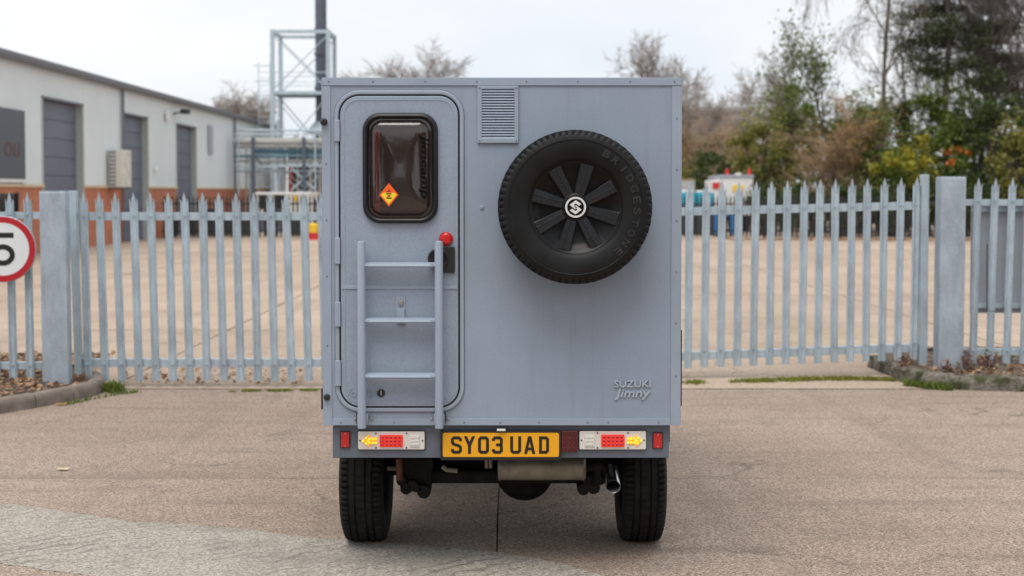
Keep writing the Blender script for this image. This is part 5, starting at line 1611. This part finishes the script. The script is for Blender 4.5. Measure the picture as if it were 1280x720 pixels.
for px, s in ((451.5, -1), (548.5, 1)):
    x = VX(px, LO)
    MB().box(x - 0.024, x + 0.024, YV - 0.050, YV - 0.0062, VZ(529.5, .03), VZ(517, .03)).build('ladder_bracket', M['paint_smooth'], ld, bevel=0.003)
    MB().box(x + s*0.0245 - 0.003, x + s*0.0245 + 0.003, YV - 0.048, YV - 0.0065, VZ(529, .03), VZ(516.5, .03)).build('bracket_rubber', M['black_rubber'], ld)
    for s2 in (-1, 1):
        MB().lathe([(0.0065, 0.0), (0.0055, -0.006), (0.002, -0.0075)], (x + s2*0.036, YV - 0.0045, VZ(523)), 'y', 10).build('ladder_bolt', M['screw'], ld, smooth=True)
    # upper stand-off, hidden behind the rail
    MB().tube([(x, YL + 0.012, VZ(345)), (x, YV - 0.0125, VZ(345))], 0.010, 10).build('stand_off', M['paint_smooth'], ld, smooth=True)

# ---- tyres
def tyre_mesh(mb, c, axis, n=208, seg_lug=True):
    half = [(0.196, 0.074), (0.203, 0.089), (0.222, 0.098), (0.25, 0.1035), (0.272, 0.1045), (0.286, 0.1035), (0.288, 0.1055), (0.292, 0.1055), (0.294, 0.1025), (0.300, 0.101), (0.312, 0.0985), (0.322, 0.094), (0.3275, 0.087), (0.3298, 0.080),
            (0.331, 0.062), (0.3225, 0.0605), (0.3225, 0.0535), (0.3325, 0.052), (0.3335, 0.030), (0.3245, 0.0285), (0.3245, 0.0205), (0.334, 0.019)]
    prof = [(r, a) for r, a in half] + [(r, -a) for r, a in reversed(half)]
    def fn(r, a, k):
        aa = abs(a)
        if r > 0.305 and aa > 0.0615:
            if (k + (0 if a > 0 else 1)) % 3 == 0: return r - (0.013 if r > 0.32 else 0.008)
        elif r > 0.33 and aa < 0.0615:
            if (k + int(aa * 100)) % 4 == 0: return r - 0.0045
        return r
    mb.lathe(prof, c, axis, n, closed=True, fn=fn)
    return mb

# ---- spare wheel on the rear wall
sw = bpy.data.objects.new('spare_wheel', None); COL.objects.link(sw); sw.parent = van
YSW = YV - 0.135
sc_ = P(718.3, 258.8, YSW)
sw.location = sc_ - WLOC[van.name]; WLOC[sw.name] = sc_.copy()
ty = tyre_mesh(MB(), sc_, 'y').build('tyre', M['tyre'], sw, smooth=True, ang=40)
YH = YSW - 0.083
MB().tube([(sc_.x, YSW + 0.01, sc_.z), (sc_.x, YV - 0.0003, sc_.z)], 0.09, 20).build('carrier', M['chassis'], sw, smooth=True)
hc = MB().lathe([(0.001, 0.034), (0.06, 0.034), (0.10, 0.036), (0.150, 0.030), (0.180, 0.014), (0.192, 0.0), (0.2005, -0.004), (0.204, 0.002), (0.205, 0.03), (0.001, 0.06)], (sc_.x, YH, sc_.z), 'y', 64).build('hub_cap', M['hubcap'], sw, smooth=True, ang=50)
for k in range(8):
    a = R(29 + 45*k)
    ca, sa = math.cos(a), math.sin(a)
    def rot(u, v): return (sc_.x + u*ca - v*sa, sc_.z + u*sa + v*ca)
    s = MB(); loops = []
    for u, w_, yo in ((0.050, 0.0215, 0.006), (0.085, 0.0245, 0.004), (0.140, 0.028, 0.0), (0.188, 0.0305, 0.0), (0.196, 0.031, 0.008)):
        lp = []
        for v, dy in ((-w_, 0.016), (-w_, 0.004), (-w_*0.86, 0.0), (-0.006, -0.001), (-0.0045, -0.0028), (-0.003, -0.0028), (-0.0015, -0.001), (w_*0.86, 0.0), (w_, 0.004), (w_, 0.016)):
            x, z = rot(u, v)
            lp.append((x, YH + yo + dy, z))
        loops.append(lp)
    s.rings(loops).build('spoke', M['spoke'], sw, smooth=True, ang=25)
MB().lathe([(0.060, 0.030), (0.060, 0.006), (0.055, 0.001), (0.048, 0.0), (0.001, 0.0)], (sc_.x, YH, sc_.z), 'y', 40).build('hub', M['hubcap'], sw, smooth=True)
em = MB().lathe([(0.036, -0.0003), (0.045, -0.0003), (0.0445, -0.004), (0.0365, -0.004)], (sc_.x, YH, sc_.z), 'y', 40, closed=True).build('emblem_ring', M['white_emblem'], sw, smooth=True)
MB().lathe([(0.001, -0.0003), (0.0358, -0.0003), (0.0358, -0.002), (0.001, -0.002)], (sc_.x, YH, sc_.z), 'y', 40).build('emblem_field', M['hubcap'], sw)
se = MB(); e = 0.034
S1 = [(0.02, 0.93), (0.66, 0.42), (0.42, 0.20), (0.02, 0.48), (-0.22, 0.29), (0.72, -0.36), (0.30, -0.70), (-0.02, -0.48)]
up_ = [(-0.74, 0.33), (0.06, 0.93), (0.70, 0.43), (0.42, 0.20), (0.04, 0.50), (-0.18, 0.34), (0.18, 0.06), (-0.16, -0.14)]
mid_ = [(-0.74, 0.30), (-0.16, -0.17), (0.16, 0.04)]
half_ = [(-0.76, 0.30), (0.02, 0.90), (0.72, 0.40), (0.44, 0.18), (0.02, 0.48), (-0.24, 0.29), (0.20, -0.06), (-0.06, -0.26)]
for sgn in (1, -1):
    poly = [(sgn*a*e, sgn*b*e) for a, b in half_]
    # two convex pieces of the hook
    A = [poly[0], poly[1], poly[4], poly[5]]; B = [poly[1], poly[2], poly[3], poly[4]]; C = [poly[0], poly[5], poly[6], poly[7]]
    for Q in (A, B, C): se.prism([(sc_.x + a, sc_.z + b) for a, b in Q], YH - 0.0042, YH - 0.0021)
se.build('emblem_letter', M['white_emblem'], sw)
# raised sidewall lettering, reading clockwise from upper right
word = 'BRIDGESTONE'
for i, ch in enumerate(word):
    a = R(60 - 10.6*i)
    vs, fs_ = text_polys(ch, 1.0, 0.03, 0.5)
    w0 = [v.x for v in vs]; h0 = [v.y for v in vs]
    mx_, my_ = (max(w0)+min(w0))/2, (max(h0)+min(h0))/2
    kx = 0.030 / max(0.3, (max(w0)-min(w0))); ky = 0.032/(max(h0)-min(h0))
    if ch == 'I': kx = 0.030/0.55
    r0 = 0.262; rot_ = a - R(90)
    out = []
    for v in vs:
        u, w_ = (v.x - mx_)*kx, (v.y - my_)*ky
        out.append((sc_.x + r0*math.cos(a) + u*math.cos(rot_) - w_*math.sin(rot_), YSW - 0.1040 - (v.z + 0.5)*0.0022, sc_.z + r0*math.sin(a) + u*math.sin(rot_) + w_*math.cos(rot_)))
    MB().add(out, fs_).build('sidewall_letter', M['tyre_text'], sw)

# ---- model lettering
text_mb('SUZUKI', VX(791), VZ(479.5), YV - 0.0042, width=VX(814) - VX(768), height=VZ(475) - VZ(483.8), depth=0.008, offset=0.02).build('badge_lettering', M['badge'], van)
text_mb('Jimny', VX(791), VZ(492.5), YV - 0.0042, width=VX(813.5) - VX(768.5), height=VZ(485.6) - VZ(499.8), depth=0.008, offset=0.016, shear=0.2).build('badge_lettering', M['badge'], van)

# ---- rear bumper panel
YBM = YV + 0.035
def UX(px): return PX(px, YBM)
def UZ(py): return PZ(py, YBM)
bump_ = MB().box(UX(415), UX(837.5), YBM, YBM + 0.09, UZ(572.5), BZ0 - 0.001).build('bumper_panel', M['bumper'], van, bevel=0.004)
MB().box(UX(415) - 0.001, UX(424), YBM - 0.0025, YBM - 0.0003, UZ(571.5), BZ0 - 0.012).build('bumper_end_cap', M['bumper'], bump_, bevel=0.001)
MB().box(BX0 + 0.03, BX1 - 0.03, YBM + 0.091, YBM + 0.20, 0.60, BZ0 - 0.002).build('floor_bearer', M['chassis'], van)
# square reflectors
for a, b, c_, d_ in ((424.5, 437, 538.5, 559.5), (816.5, 829.5, 540, 560.5)):
    bk = MB().prism(rrect(UX(a), UX(b), UZ(d_), UZ(c_), 0.004, 3), YBM - 0.006, YBM - 0.0026).build('reflector', M['black_plastic'], van)
    MB().prism(rrect(UX(a + 1), UX(b - 1.2), UZ(d_ - 1), UZ(c_ + 1), 0.003, 3), YBM - 0.013, YBM - 0.0061).build('reflector_lens', M['red_reflector'], bk, bevel=0.002)
    for py in (c_ + 3, d_ - 3):
        MB().lathe([(0.0035, 0), (0.003, -0.002)], (UX((a+b)/2), YBM - 0.0132, UZ(py)), 'y', 8).build('screw', M['screw'], bk)
# combination lamps
def cluster(x0, x1, y0, y1, flip):
    def X(t): return UX(x0 + (x1 - x0) * ((1 - t) if flip else t))
    zc = UZ((y0 + y1) / 2)
    cl = bpy.data.objects.new('tail_lamp', None); COL.objects.link(cl); cl.parent = van
    c0 = Vector((UX((x0+x1)/2), YBM, zc)); cl.location = c0 - WLOC[van.name]; WLOC[cl.name] = c0
    MB().prism(rrect(UX(x0 - 0.7), UX(x1 + 0.7), UZ(y1 + 0.8), UZ(y0 - 0.6), 0.006, 3), YBM - 0.007, YBM - 0.0003).build('gasket', M['black_plastic'], cl)
    MB().prism(rrect(UX(x0), UX(x1), UZ(y1), UZ(y0), 0.006, 4), YBM - 0.018, YBM - 0.0072).build('housing', M['cluster'], cl, bevel=0.003)
    def bx(name, a, b, t0, t1, yy, mat, bev=0.002):
        xa, xb = sorted((X(a), X(b)))
        return MB().box(xa, xb, YBM - yy, YBM - 0.0182, UZ(y0 + (y1-y0)*t1), UZ(y0 + (y1-y0)*t0)).build(name, M[mat], cl, bevel=bev)
    bx('stop_lens', 0.325, 0.675, 0.17, 0.85, 0.027, 'red_lens', 0.004)
    for i in range(5):
        for j in range(3):
            MB().lathe([(0.0062, 0), (0.005, -0.0012), (0.002, -0.0018)], (X(0.37 + 0.065*i), YBM - 0.0272, UZ(y0 + (y1-y0)*(0.31 + 0.2*j))), 'y', 8).build('led_dot', M['red_reflector'], cl, smooth=True)
    bx('reverse_lens', 0.775, 0.925, 0.20, 0.84, 0.023, 'clear_lens', 0.003)
    for i in range(3):
        for j in range(3):
            zz = UZ(y0 + (y1-y0)*(0.33 + 0.19*j))
            MB().lathe([(0.0052, 0), (0.0045, -0.002), (0.002, -0.003)], (X(0.81 + 0.04*i), YBM - 0.0232, zz), 'y', 8).build('led_dot', M['cluster'], cl, smooth=True)
    # arrow-shaped indicator, lit
    s = 1 if X(0) < X(1) else -1
    tip, neck, tail = X(0.065), X(0.165), X(0.285)
    H_ = 0.027
    poly = [(tip, zc), (neck, zc + H_), (neck, zc + H_*0.55), (tail, zc + H_*0.55), (tail, zc - H_*0.55), (neck, zc - H_*0.55), (neck, zc - H_)]
    A = MB()
    A.prism([poly[0], poly[1], poly[6]], YBM - 0.025, YBM - 0.0182); A.prism([poly[2], poly[3], poly[4], poly[5]], YBM - 0.0252, YBM - 0.0182)
    A.build('indicator', M['indicator'], cl, bevel=0.0)
    for dx_, dz_ in ((0.08, 0), (0.125, 0.012), (0.125, -0.012), (0.175, 0.009), (0.175, -0.009), (0.225, 0.009), (0.225, -0.009), (0.27, 0.009), (0.27, -0.009), (0.15, 0)):
        MB().lathe([(0.0052, 0), (0.0045, -0.0015), (0.002, -0.0025)], (X(dx_), YBM - 0.0254, zc + dz_), 'y', 8).build('led_dot', M['indicator_core'], cl, smooth=True)
    for t, v in ((0.03, 0.5), (0.97, 0.5), (0.27, 0.1), (0.27, 0.9), (0.73, 0.1), (0.73, 0.9)):
        MB().lathe([(0.0042, 0), (0.0035, -0.002)], (X(t), YBM - 0.0182, UZ(y0 + (y1-y0)*v)), 'y', 8).build('screw', M['bolt'], cl)
cluster(447, 530.5, 538.5, 561, False)
cluster(724.5, 808, 538, 561, True)
fg = MB().prism(rrect(UX(702), UX(722.5), UZ(564.5), UZ(537), 0.006, 4), YBM - 0.022, YBM - 0.0003).build('fog_lamp', M['fog_lens'], van, bevel=0.004)
for i in range(3):
    for j in range(4):
        MB().lathe([(0.0075, 0), (0.0065, -0.002), (0.002, -0.003)], (UX(706 + 6.2*i), YBM - 0.0222, UZ(541.5 + 6.2*j)), 'y', 10).build('led_dot', M['fog_lens'], fg, smooth=True)

# ---- number plate
YPL = YBM - 0.022
npx0, npx1, npz0, npz1 = PX(553, YPL), PX(699, YPL), PZ(571, YPL), PZ(541, YPL)
sur = MB().prism(rrect(npx0 - 0.011, npx1 + 0.011, npz0 - 0.016, npz1 + 0.010, 0.006, 4), YPL + 0.0005, YBM - 0.0003).build('plate_surround', M['black_plastic'], van, bevel=0.002)
npl = MB().prism(rrect(npx0, npx1, npz0, npz1, 0.008, 5), YPL - 0.0025, YPL + 0.0003).build('number_plate', M['plate'], van)
MB().box(PX(621, YPL), PX(632, YPL), YPL - 0.02, YBM - 0.0004, PZ(538.0, YPL), PZ(535.4, YPL)).build('plate_lamp', M['clear_lens'], van, bevel=0.002)
GL = MB()
def glyph(ch, x, z, s):
    def put(poly, dy=0.0): GL.prism([(x + a*s, z + b*s) for a, b in poly], YPL - 0.0042 - dy, YPL - 0.0027)
    W = 13.0
    if ch == 'S':
        pts = [(43, 57), (43, 65), (36, 72), (14, 72), (7, 65), (7, 50), (12, 44), (38, 35), (43, 29), (43, 14), (36, 7), (14, 7), (7, 14), (7, 22)]
        for q in stroke(pts, W): put([tuple(p) for p in q])
    elif ch == 'Y':
        put([(0, 79), (14, 79), (25, 53), (25, 36), (18.5, 36)]); put([(50, 79), (36, 79), (25, 53), (25, 36), (31.5, 36)]); put([(18.5, 35.9), (31.5, 35.9), (31.5, 0), (18.5, 0)])
    elif ch == '0':
        pts = [(14, 7), (36, 7), (43, 14), (43, 65), (36, 72), (14, 72), (7, 65), (7, 14)]
        for q in stroke(pts, W, True): put([tuple(p) for p in q])
    elif ch == '3':
        for q in stroke([(7, 58), (7, 65), (14, 72), (36, 72), (43, 65), (43, 47), (37, 40.5)], W): put([tuple(p) for p in q])
        for q in stroke([(37, 40.5), (43, 34), (43, 14), (36, 7), (14, 7), (7, 14), (7, 21)], W): put([tuple(p) for p in q])
        put([(19, 34.5), (37, 34.5), (37, 46.5), (19, 46.5)], 0.0003)
    elif ch == 'U':
        for q in stroke([(7, 79), (7, 14), (14, 7), (36, 7), (43, 14), (43, 79)], W): put([tuple(p) for p in q])
    elif ch == 'A':
        put([(0, 0), (13.5, 0), (25, 55), (25, 79), (17.5, 79)]); put([(50, 0), (36.5, 0), (25, 55), (25, 79), (32.5, 79)]); put([(17.2, 16), (32.8, 16), (30.4, 28), (19.6, 28)], 0.0003)
    elif ch == 'D':
        for q in stroke([(4.5, 7), (36, 7), (43, 14), (43, 65), (36, 72), (4.5, 72)], W): put([tuple(p) for p in q])
        put([(5, 13.6), (18, 13.6), (18, 65.4), (5, 65.4)])
cs = (npx1 - npx0) / 146.0
zg = npz0 + 4.0*cs; s_ = (npz1 - npz0 - 8.2*cs) / 79.0
pxs = [563.2, 579.6, 597.2, 614.6, 637.6, 655.2, 672.6]
for ch, px in zip('SY03UAD', pxs):
    glyph(ch, PX(px, YPL), zg, s_)
GL.build('plate_lettering', M['plate_black'], npl)

# ---- running gear
def road_wheel(x, y, side):
    w = bpy.data.objects.new('wheel', None); COL.objects.link(w); w.parent = van
    c0 = Vector((x, y, TR - 0.006)); w.location = c0 - WLOC[van.name]; WLOC[w.name] = c0
    tyre_mesh(MB(), c0, 'x').build('tyre', M['tread'], w, smooth=True, ang=40)
    MB().lathe([(0.001, side*0.02), (0.12, side*0.03), (0.18, side*0.06), (0.2, side*0.085), (0.2, -side*0.085), (0.17, -side*0.05), (0.001, -side*0.04)], c0, 'x', 40).build('rim', M['hubcap'], w, smooth=True)
XC = (BX0 + BX1)/2 + 0.002
hw_ = 0.6835
for sd in (-1, 1):
    road_wheel(XC + sd*hw_, AXY, sd)
    road_wheel(XC + sd*hw_, AXY + 2.25, sd)
MB().tube([(XC - 0.60, AXY, TR + 0.03), (XC + 0.60, AXY, TR + 0.03)], 0.045, 14).build('axle', M['chassis'], van, smooth=True)
dxc = PX(656, 6.3)
MB().lathe([(0.001, -0.13), (0.07, -0.12), (0.12, -0.08), (0.145, -0.02), (0.145, 0.06), (0.08, 0.16), (0.05, 0.24)], (dxc, AXY - 0.02, TR + 0.01), 'y', 24).build('differential', M['chassis'], van, smooth=True)
MB().tube([(XC, AXY + 2.2, TR + 0.03), (XC, AXY + 0.2, TR + 0.05)], 0.03, 10).build('prop_shaft', M['chassis'], van, smooth=True)
for sd in (-1, 1):
    MB().box(XC + sd*0.38 - 0.04, XC + sd*0.38 + 0.04, YBM + 0.21, AXY + 2.9, 0.50, 0.62).build('chassis_rail', M['chassis'], van)
MB().box(XC - 0.335, XC + 0.335, 6.0, 6.08, 0.505, 0.60).build('cross_member', M['chassis'], van)
MB().box(XC - 0.52, XC + 0.52, 6.16, 6.24, PZ(603, 6.2), PZ(586, 6.2)).build('axle_link', M['chassis'], van, bevel=0.02)
# suspension brackets with ragged lower ends, link and damper feet
def bracket(px0, px1, pyt, pyb, Y, feet):
    o = MB()
    o.prism([(PX(px0, Y), PZ(pyt, Y)), (PX(px1, Y), PZ(pyt, Y)), (PX(px1 - 3, Y), PZ(pyb - 6, Y)), (PX((px0+px1)/2, Y), PZ(pyb - 2, Y)), (PX(px0 + 2, Y), PZ(pyb - 8, Y))], Y, Y + 0.10)
    for fx_, fy_, r_ in feet:
        p = P(fx_, fy_, Y - 0.02)
        o.lathe([(0.001, -0.02), (r_, -0.02), (r_, 0.10), (0.001, 0.10)], p, 'y', 9)
    o.build('suspension_bracket', M['chassis'], van, bevel=0.006)
bracket(497, 541, 574, 618, 6.14, ((508, 610, 0.030), (516, 606, 0.026), (530, 614, 0.034), (502, 600, 0.026), (523, 610, 0.02)))
bracket(726, 757, 574, 610, 6.14, ((729, 611, 0.030), (742, 609, 0.032), (752, 600, 0.020), (735, 600, 0.03)))
MB().tube([P(499, 574, 6.10), P(500, 600, 6.10)], 0.016, 10).build('damper', M['rust'], van, smooth=True)
MB().tube([P(745, 574, 6.10), P(747, 606, 6.10)], 0.020, 10).build('damper', M['chassis'], van, smooth=True)
for k, x in enumerate((XC - 0.46, XC + 0.46)):
    pts = [(x + 0.05*math.cos(t*0.7), 6.33 + 0.05*math.sin(t*0.7), TR + 0.06 + t*0.0045) for t in range(40)]
    MB().tube(pts, 0.0075, 6).build('coil_spring', M['chassis'], van, smooth=True)
MB().tube([P(484, 585, 6.2), P(512, 587, 6.2)], 0.012, 8).build('brake_pipe', M['muffler'], van, smooth=True)
MB().box(PX(551, 6.3), PX(622, 6.3), 6.27, 6.6, PZ(589, 6.3), PZ(566, 6.3)).build('tank_guard', M['chassis'], van, bevel=0.03)
MB().tube([P(553, 583, 6.05), P(558, 587, 6.05), P(572, 588.5, 6.05)], 0.012, 8).build('hose', M['muffler'], van, smooth=True)
for px in (608, 613):
    MB().tube([P(px, 572, 6.05), P(px + 0.5, 585, 6.05)], 0.009, 8).build('hanger_rod', M['muffler'], van, smooth=True)
ym = 6.02
ma, mb2 = P(622, 584, ym), P(732, 584, ym)
MB().lathe([(0.001, 0.0), (0.055, 0.002), (0.062, 0.008), (0.064, 0.012), (0.060, 0.016), (0.060, mb2.x - ma.x - 0.016), (0.064, mb2.x - ma.x - 0.012), (0.062, mb2.x - ma.x - 0.008), (0.05, mb2.x - ma.x), (0.001, mb2.x - ma.x)], (ma.x, ym, ma.z), 'x', 28).build('silencer', M['muffler'], van, smooth=True)
e0, e1, e2, e3 = P(731, 584, 6.02), P(752, 580, 5.98), P(764, 588, 5.93), P(766.5, 608, 5.80)
MB().tube([e0, e1, e2, P(764.5, 592, 5.92)], 0.022, 12).build('exhaust_pipe', M['chassis'], van, smooth=True)
d = (e3 - P(763.5, 586, 5.95)).normalized()
tp = MB()
a0 = P(763.5, 586, 5.95)
side = d.cross(Vector((1, 0, 0))).normalized(); sd2 = d.cross(side)
def circ(c, r): return [c + side*(r*math.cos(2*math.pi*k/24)) + sd2*(r*math.sin(2*math.pi*k/24)) for k in range(24)]
tp.rings([circ(a0, 0.026), circ(a0 + d*0.02, 0.0335), circ(e3, 0.0345), circ(e3 + d*0.004, 0.033), circ(e3, 0.0305), circ(a0 + d*0.03, 0.029)], closed_ends=False)
tp.build('tailpipe', M['chrome'], van, smooth=True, ang=50)
MB().add([tuple(p) for p in circ(a0 + d*0.045, 0.0288)], [tuple(range(24))]).build('tailpipe_bore', M['chassis'], van)
# mud flaps / inner arches (dark) above the rear wheels
for sd in (-1, 1):
    xx = XC + sd*hw_
    MB().box(xx - 0.115, xx + 0.115, 6.02, 6.85, 0.695, 0.702).build('wheel_arch', M['chassis'], van)

# ---- cab ahead of the box (hidden from behind, there for other viewpoints)
CX0, CX1 = XC - 0.79, XC + 0.79
cabp = [(BY1 + 0.012, 0.45), (BY1 + 0.012, 1.62), (BY1 + 0.55, 1.68), (BY1 + 0.78, 1.62), (BY1 + 1.12, 1.10), (BY1 + 1.85, 1.02), (BY1 + 1.93, 0.85), (BY1 + 1.93, 0.45)]
cab = MB().xprism(cabp, CX0, CX1).build('cab', M['paint'], van, bevel=0.03, seg=3)
MB().add([(CX0 + 0.1, BY1 + 0.805, 1.575), (CX1 - 0.1, BY1 + 0.805, 1.575), (CX1 - 0.07, BY1 + 1.105, 1.135), (CX0 + 0.07, BY1 + 1.105, 1.135)], [(0, 1, 2, 3)]).build('windscreen', M['window_dark'], van)
for x, s in ((CX0, -1), (CX1, 1)):
    sg_ = [(BY1 + 0.14, 1.12), (BY1 + 0.14, 1.53), (BY1 + 0.70, 1.55), (BY1 + 0.96, 1.12)]
    MB().xprism(sg_, x + s*0.001, x + s*0.004).build('side_glass', M['window_dark'], van)
    MB().lathe([(0.001, s*-0.02), (0.40, s*-0.02), (0.40, s*0.05), (0.37, s*0.055), (0.37, s*-0.01), (0.001, s*-0.01)], (x, AXY + 2.25, 0.36), 'x', 32).build('front_arch', M['black_plastic'], van, smooth=True)
    mr = MB().box(x + (0.012 if s > 0 else -0.10), x + (0.10 if s > 0 else -0.012), BY1 + 0.86, BY1 + 0.93, 1.14, 1.30).build('door_mirror', M['black_plastic'], van, bevel=0.015)
    MB().lathe([(0.08, 0.002), (0.075, 0.02), (0.001, 0.03)], ((CX0 + 0.18) if s < 0 else (CX1 - 0.18), BY1 + 1.93, 0.8), 'y', 20).build('headlamp', M['clear_lens'], van, smooth=True)
MB().box(CX0 - 0.0, CX1 + 0.0, BY1 + 1.935, BY1 + 2.06, 0.40, 0.58).build('front_bumper', M['black_plastic'], van, bevel=0.03)
MB().box(XC - 0.45, XC + 0.45, BY1 + 1.932, BY1 + 1.95, 0.68, 0.92).build('grille', M['black_plastic'], van, bevel=0.01)
